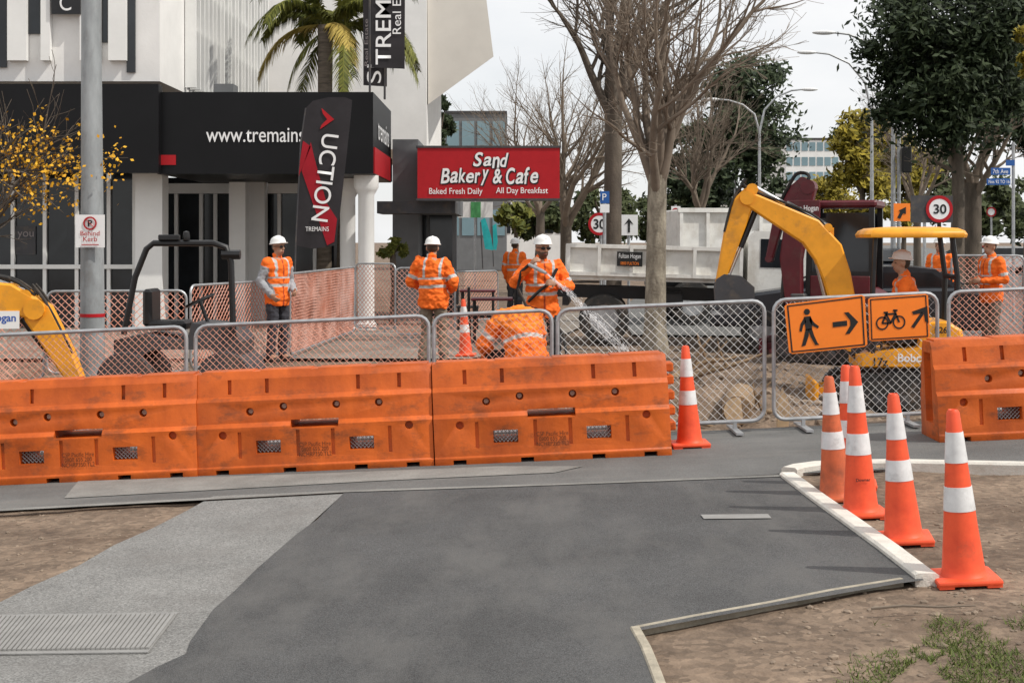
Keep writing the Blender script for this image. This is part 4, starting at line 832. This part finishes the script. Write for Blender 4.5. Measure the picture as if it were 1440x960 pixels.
r=post_sign('small blue and white street sign in front of the dark trunk',850,28,270); b=MB(); b.pbox(844,269,857,286,27.9,.02); b.build('panel',m_blue,r); b=MB(); b.pbox(844,287,857,299,27.9,.02); b.build('lower_panel',m_txtw,r)
txt('P',P(850,277,27.89),RX,UZ,.08,.13,m_txtw,r)
r=post_sign('street name post with blue 7th Ave blades at the right edge',1425,30,200)
b=MB(); b.pbox(1394,236,1421,246,29.92,.03); b.build('name_blade',m_blue,r); txt('7th Ave',P(1407,241,29.91),RX,UZ,.32,.09,m_txtw,r)
b=MB(); b.pbox(1388,251,1421,260,29.92,.03); b.build('name_blade',m_blue,r); txt('Nos 92 TO 16',P(1405,255.5,29.91),RX,UZ,.44,.07,m_txtw,r)
b=MB(); b.pbox(1415,225,1427,233,29.92,.03); b.build('name_blade',m_blue,r)
r=post_sign('small round red ringed sign on a far post at the right',1394,48,290); disc(r,1394,298,7,47.9,'face',m_txtw,0); disc(r,1394,298,7,47.89,'red_ring',m_red,5)
r=post_sign('small white and red sign behind the white truck bin',950,40,288); b=MB(); b.pbox(944,290,957,318,39.9,.02); b.build('panel',m_txtw,r); disc(r,950,298,5.5,39.89,'red_ring',m_red,3.8)
r=post_sign('white and green shop board far along the footpath',668,48,283); b=MB(); b.pbox(644,284,693,306,47.9,.04); b.build('panel',m_txtw,r); b=MB(); b.pbox(662,284,676,306,47.88,.01); b.build('green_panel',m_green,r)
def lamp(label,px,Y,top,arms):
    X=(px-720)*Y/FX; zt=P(px,top,Y).z; r=root('street_lamp',label,'street lamp',(X,Y,0),'street lamps along the road')
    MB().tube([(X,Y,0),(X,Y,1.2),(X,Y,zt)],[.12,.1,.06],10).build('pole',m_steel,r)
    for ex,ey in arms:
        e=P(ex,ey,Y); dx=e.x-X; dz=e.z-zt
        MB().tube([(X,Y,zt-.3),(X+dx*.12,Y,zt+dz*.45),(X+dx*.4,Y,zt+dz*.8),(X+dx*.75,Y,zt+dz*.97),(e.x,Y,e.z)],[.06,.055,.05,.045,.04],8).build('arm',m_steel,r)
        b=MB(); b.ell((e.x+(.35 if dx>0 else -.35),Y,e.z),(.45,.15,.09),2); b.build('lamp_head',m_refl,r)
lamp('tall street lamp with a curved arm reaching left toward the sky',1226,62,150,[(1146,74)])
lamp('street lamp furthest right with its arm above the dark tree',1256,52,120,[(1172,46)])
lamp('double armed street lamp beside the dark evergreen',1068,70,178,[(1128,126),(1010,140)])
lamp('shorter far street lamp left of the double lamp',1034,85,195,[(1060,165)])
r=root('traffic_signal','dark traffic signal head hanging by the golden trees','signal',((1262-720)*.026,52,0)); X=(1264-720)*.026
MB().cyl((X,52,0),(X,52,P(0,180,52).z),.07,n=10).build('pole',m_steel,r); MB().box((X+.25,51.9,P(0,225,52).z),(.34,.25,.95),bev=.04).build('signal_head',m_black,r)
# ---------------------------------------------------------------- trees
def bare(label,px,Y,r0,zt,n1,L1,seed,m,mtw,lean=0,lv=4,spread=.55,group='bare winter street trees',base=0,k=3):
    rd=random.Random(seed); X=(px-720)*Y/FX; r=root('bare_tree',label,'tree',(X,Y,0),group)
    t=MB(); pts=[(X,Y,base-.15),(X,Y,base+.08),(X+lean*.1,Y,base+.4),(X+lean*.45,Y+.02,zt*.5),(X+lean,Y,zt)]; t.tube(pts,[r0*1.5,r0*1.3,r0*1.05,r0*.95,r0*.9],14)
    b=MB()
    def grow(p,d,L_,rr_,l):
        nseg=5 if l<2 else 3; pp=[p];rs=[rr_];ds=[d]
        for i in range(nseg):
            d=(d+V((rd.gauss(0,.11),rd.gauss(0,.11),rd.gauss(0,.07)+.05))).normalized(); p=p+d*L_/nseg; pp.append(p); rs.append(max(.0035,rr_*(1-.5*(i+1)/nseg))); ds.append(d)
        b.tube(pp,rs,[8,6,5,4,3,3][l],l<2)
        if l<lv:
            for q in range(k if l else k+1):
                i=rd.randint(1 if l else 2,nseg); a=V((rd.gauss(0,1),rd.gauss(0,1),rd.gauss(0,.5))); a=(a-ds[i]*a.dot(ds[i])).normalized(); an=R(rd.uniform(22,55))
                grow(pp[i],(ds[i]*math.cos(an)+a*math.sin(an)).normalized(),L_*rd.uniform(.42,.72),rs[i]*.62,l+1)
            grow(p,d,L_*.62,rs[-1],l+1)
    for i in range(n1):
        q=6.283*i/n1+rd.uniform(-.3,.3); s=spread*rd.uniform(.35,1.15); d=V((math.cos(q)*s,math.sin(q)*s,1)).normalized()
        f=rd.uniform(.82,1.0) if i else 1
        grow(V((X+lean*f,Y,base+(zt-base)*f)),d,L1*rd.uniform(.8,1.1),r0*rd.uniform(.45,.62),0)
    t.build('trunk',m,r,60); b.build('branches',mtw,r,60,recalc=False); return r
bare('bare plane tree with pale mottled trunk standing in the dug up site',921,22.4,.165,2.75,8,2.0,11,m_bark,m_twig,lean=.04,lv=4,spread=.6)
bare('tall bare tree with a dark thick trunk left of the plane tree',860,30,.2,4.6,6,2.6,5,m_barkd,m_barkd,lean=.05,lv=4,spread=.6)
bare('bare twiggy tree further back above the cafe sign',796,46,.2,2.4,7,2.6,21,m_barkd,m_twig,lv=4,spread=.85)
bare('faint bare tree far behind the cafe sign on the left',760,62,.2,3,6,3.0,23,m_barkd,m_twig,lv=4,spread=.9)
bare('bare tree with a forked brown trunk below the large evergreen at right',1368,46,.3,3.6,5,2.2,31,m_barkd,m_twig,lv=3,spread=.9)
bare('thin bare tree beside the golden trees',1290,66,.18,3.5,6,3.2,37,m_barkd,m_twig,lv=4,spread=.9)
bare('bare tree in front of the dark evergreen, right of the plane tree',985,52,.18,3,6,2.6,41,m_barkd,m_twig,lv=4,spread=.75)
def leafy(label,px,py,rx,ry,Y,m,ncl,nl,ls,seed,trunk=True,group='leafy evergreen trees',name='leafy_tree',tm=None):
    rd=random.Random(seed); c=P(px,py,Y); k=Y/FX; RXm=rx*k; RZ=ry*k; RY=min(RXm,RZ)*.9+.2*RXm; r=root(name,label,'tree' if trunk else 'shrub',(c.x,Y,0),group)
    cl=[]
    while len(cl)<ncl:
        q=V((rd.uniform(-1,1),rd.uniform(-1,1),rd.uniform(-1,1)))
        if q.length<1 and q.length>.25: cl.append(c+V((q.x*RXm,q.y*RY,q.z*RZ)))
    b=MB(); cr=min(RXm,RZ)*.3; vs=[];fs=[]
    for q in cl:
        s=rd.uniform(.5,1.35)*cr
        for i in range(nl):
            p=q+V((rd.gauss(0,.55),rd.gauss(0,.55),rd.gauss(0,.42)))*s; u=V((rd.gauss(0,1),rd.gauss(0,1),rd.gauss(0,1))).normalized(); v=u.orthogonal().normalized(); e=ls*rd.uniform(.6,1.3); k0=len(vs)
            vs+=[p-u*e,p+v*e*.5,p+u*e,p-v*e*.5]; fs.append([k0,k0+1,k0+2,k0+3])
    b.v=vs;b.f=fs; b.build('crown',m,r,0,recalc=False)
    t=MB(); rt=max(.05,.05*RXm+.06); lo=c.z-RZ*.55; t.tube([(c.x,Y,-.1),(c.x+.05,Y,max(.3,lo*.5)),(c.x,Y,max(.5,lo))],[rt*1.3,rt,rt*.85],10)
    for q in cl[:9]: t.tube([(c.x,Y,max(.4,lo)),((c.x+q.x)/2,(Y+q.y)/2,(lo+q.z)/2+.1),q],[rt*.6,rt*.4,rt*.15],6)
    t.build('trunk' if trunk else 'stem',tm or m_barkd,r,60); return r
leafy('large dark evergreen at the top right overhanging the street',1345,70,122,125,42,l_dark,105,270,.125,1)
leafy('second dark evergreen crown at the right edge',1445,110,70,100,48,l_dark,50,220,.13,2)
leafy('tall dark evergreen in the middle distance right of the plane tree',1052,185,68,108,85,l_dark,70,180,.21,3)
leafy('smaller dark evergreen left of the tall one',985,235,48,70,95,l_dark,40,140,.24,4)
for i,(px,py,rx,ry,Y,l) in enumerate(((1213,232,46,78,75,'golden green tree left of the signal post'),(1270,255,40,62,85,'golden green tree right of the signal post'),(1165,285,34,40,120,'golden bushy tree in front of the glass office block'),(1320,255,40,60,110,'golden tree behind the speed limit sign'))): leafy(l,px,py,rx,ry,Y,l_gold if i!=3 else l_olive,46,130,.2,50+i,group='golden trees along the street')
for i,(px,py,rx,ry,Y,l) in enumerate(((1210,190,34,36,150,'dark tree top behind the golden trees'),(1390,290,70,40,95,'olive hedge like tree behind the street name post'),(850,300,60,36,120,'olive tree low behind the bare trunks'),(935,305,50,32,130,'olive tree behind the white truck bin'),(755,310,40,26,100,'olive bush beyond the hose operator'),(1100,310,50,25,140,'far olive tree behind the digger arm'),(1450,300,60,45,110,'olive tree at the right edge behind the grass'))): leafy(l,px,py,rx,ry,Y,l_olive,30,110,.3,70+i,group='distant olive trees')
leafy('yellow leaved tree at the extreme right edge',1452,70,22,50,38,l_gold,20,90,.1,90)
leafy('dark narrow conifer behind the cafe roof',618,178,16,42,52,l_dark,26,90,.13,91)
leafy('low green palm like bush beyond the cafe',725,305,20,22,55,l_palm,14,60,.2,92,False)
leafy('small green shrub beside the white columns',552,350,18,14,29,l_palm,12,70,.07,93,False)
r=bare('sparse autumn tree with yellow leaves at the left edge',-40,17,.06,1.6,7,1.15,61,m_barkd,m_barkd,lv=3,spread=1.1,group='autumn tree')
b=MB(); rd=random.Random(8)
for cx,cy,s,nn in((35,205,40,330),(75,235,40,260),(120,235,30,80),(30,255,40,200),(160,215,14,20),(55,290,25,50)):
    for i in range(nn):
        p=P(rd.gauss(cx,s),rd.gauss(cy,s*.5),17+rd.gauss(0,.4)); u=V((rd.gauss(0,1),rd.gauss(0,1),rd.gauss(0,1))).normalized(); v=u.orthogonal(); e=rd.uniform(.015,.032); b.add([p-u*e,p+v*e*.6,p+u*e,p-v*e*.6],[[0,1,2,3]])
b.build('leaves',l_yel,r,0,recalc=False)
b=MB(); a=P(-20,240,17)
for ex,ey in((180,222),(150,245),(120,205),(95,190),(110,270),(70,300),(60,175),(90,300),(35,170)):
    e=P(ex,ey,17+rd.uniform(-.4,.4)); b.tube([a,a.lerp(e,.4)+V((0,0,rd.uniform(-.1,.12))),a.lerp(e,.75)+V((0,0,rd.uniform(-.08,.08))),e],[.018,.013,.008,.003],5)
b.build('limbs',m_barkd,r,60)
Y=31; X=(455-720)*Y/FX; r=root('palm_tree','palm with drooping fronds behind the black flags','palm',(X,Y,0)); zt=P(0,36,Y).z
MB().tube([(X,Y,0),(X+.02,Y,2),(X+.03,Y,4),(X+.04,Y,zt)],[.19,.15,.15,.17],14).build('trunk',m_palmt,r)
b=MB(); b.tube([(X+.3,Y+.3,0),(X+.35,Y+.3,3),(X+.42,Y+.3,P(0,50,Y).z)],[.13,.11,.11],10); b.build('second_trunk',m_palmt,r)
rd=random.Random(12)
for i in range(30):
    q=6.283*i/30*3.1+rd.uniform(-.2,.2); el=rd.choice((-.05,.25,.5,.8,1.15)); Lf=rd.uniform(1.7,2.9); p=V((X+.05+.4*(i%2),Y+.15,zt)); d=V((math.cos(q)*math.cos(el),math.sin(q)*math.cos(el)*.8,math.sin(el))).normalized(); pts=[p]; f=MB(); side0=V((-math.sin(q),math.cos(q),0))
    for s in range(12):
        d=(d+V((0,0,-.12-.028*s*.5))).normalized(); p=p+d*Lf/12; pts.append(p)
        if s>0:
            for t_ in(0,.2,.4,.6,.8):
                pb=pts[-2].lerp(p,t_)
                for sg in(-1,1):
                    l=.55*(1-.65*abs(s-5)/8)*rd.uniform(.75,1.15); e=pb+side0*sg*l*.6+d*l*.5+V((0,0,-l*rd.uniform(.3,.7))); w_=d*.019; mdp=pb.lerp(e,.5)+V((0,0,.05))
                    f.add([pb-w_,pb+w_,mdp+w_,e,mdp-w_],[[0,1,2,3,4]])
    f.tube(pts,[.022*(1-i_/14) for i_ in range(13)],4)
    f.build('frond',l_palmd if el<.3 and i%2==0 else l_palm,r,0,recalc=False)
# ---------------------------------------------------------------- site clutter
p=P(1030,500,14.6); b=MB(); z=hgt(p.x,14.6)
r=root('tree_stump','cut log with a pale end face lying in the dug out dirt','log',(p.x,14.6,z)); b.tube([(p.x,14.3,z+.16),(p.x+.08,14.8,z+.17),(p.x+.2,15.3,z+.16)],[.15,.16,.18],14); b.build('bark',m_wood,r); MB().cyl((p.x,14.292,z+.16),(p.x,14.3,z+.16),.135).build('cut_face',m_woodc,r)
rd=random.Random(5)
for i,(px,Y,l,L_) in enumerate(((985,15.2,'broken branch lying left of the cut log',.9),(1065,15.0,'broken root lying right of the cut log',.7),(960,14.2,'thin root pulled out of the trench near the cone',.6),(1010,16.2,'thick root heap behind the cut log',1.1))):
    X=(px-720)*Y/FX; z=hgt(X,Y); b=MB(); pts=[V((X-L_/2,Y,z+.03))]
    for k in range(5): pts.append(pts[-1]+V((L_/5,rd.uniform(-.1,.1),rd.uniform(-.05,.09))))
    b.tube(pts,[.045,.04,.04,.03,.02,.01],7); b.tube([pts[2],pts[2]+V((.1,-.1,.22)),pts[2]+V((.2,-.12,.35))],[.025,.018,.008],5); b.tube([pts[3],pts[3]+V((-.1,-.1,.2)),pts[3]+V((-.12,-.1,.3))],[.02,.015,.006],5)
    tag(b.build('root_piece',m_wood,None,60),l,'root')
X=(1101-720)*12.5/FX; z=hgt(X,12.5); b=MB(); b.prism([(X-.05,12.5,z),(X+.05,12.5,z),(X+.06,12.5,z+.2),(X+.0,12.5,z+.34),(X-.04,12.5,z+.2)],(0,.05,0)); tag(b.build('timber_offcut',m_woodc),'pale pointed timber offcut standing by the fence','timber')
def table(label,px,Y):
    X=(px-720)*Y/FX; r=root('cafe_table',label,'table',(X,Y,0),'cafe tables'); MB().box((X,Y,.74),(.7,.7,.04),bev=.01).build('tabletop',m_maroon,r)
    for a in(-.3,.3):
        for c in(-.3,.3): MB().cyl((X+a,Y+c,.01),(X+a,Y+c,.72),.022).build('leg',m_black,r)
def chair(label,px,Y,fl):
    X=(px-720)*Y/FX; r=root('cafe_chair',label,'chair',(X,Y,0),'cafe chairs'); MB().box((X,Y,.45),(.42,.42,.04),bev=.01).build('seat',m_black,r); MB().box((X+fl*.2,Y,.72),(.04,.4,.44),bev=.01).build('backrest',m_black,r)
    for a in(-.18,.18):
        for c in(-.18,.18): MB().cyl((X+a,Y+c,.01),(X+a,Y+c,.44),.018).build('leg',m_black,r)
table('dark cafe table on the footpath left of the hose operator',692,24); chair('black cafe chair left of the table',676,24,-1); chair('black cafe chair right of the table',708,24.2,1)
table('second dark cafe table further back by the far cone',672,28); chair('black cafe chair behind the far cone',658,27.4,-1)
print('verts',sum(len(o.data.vertices) for o in bpy.data.objects if o.type=='MESH'))
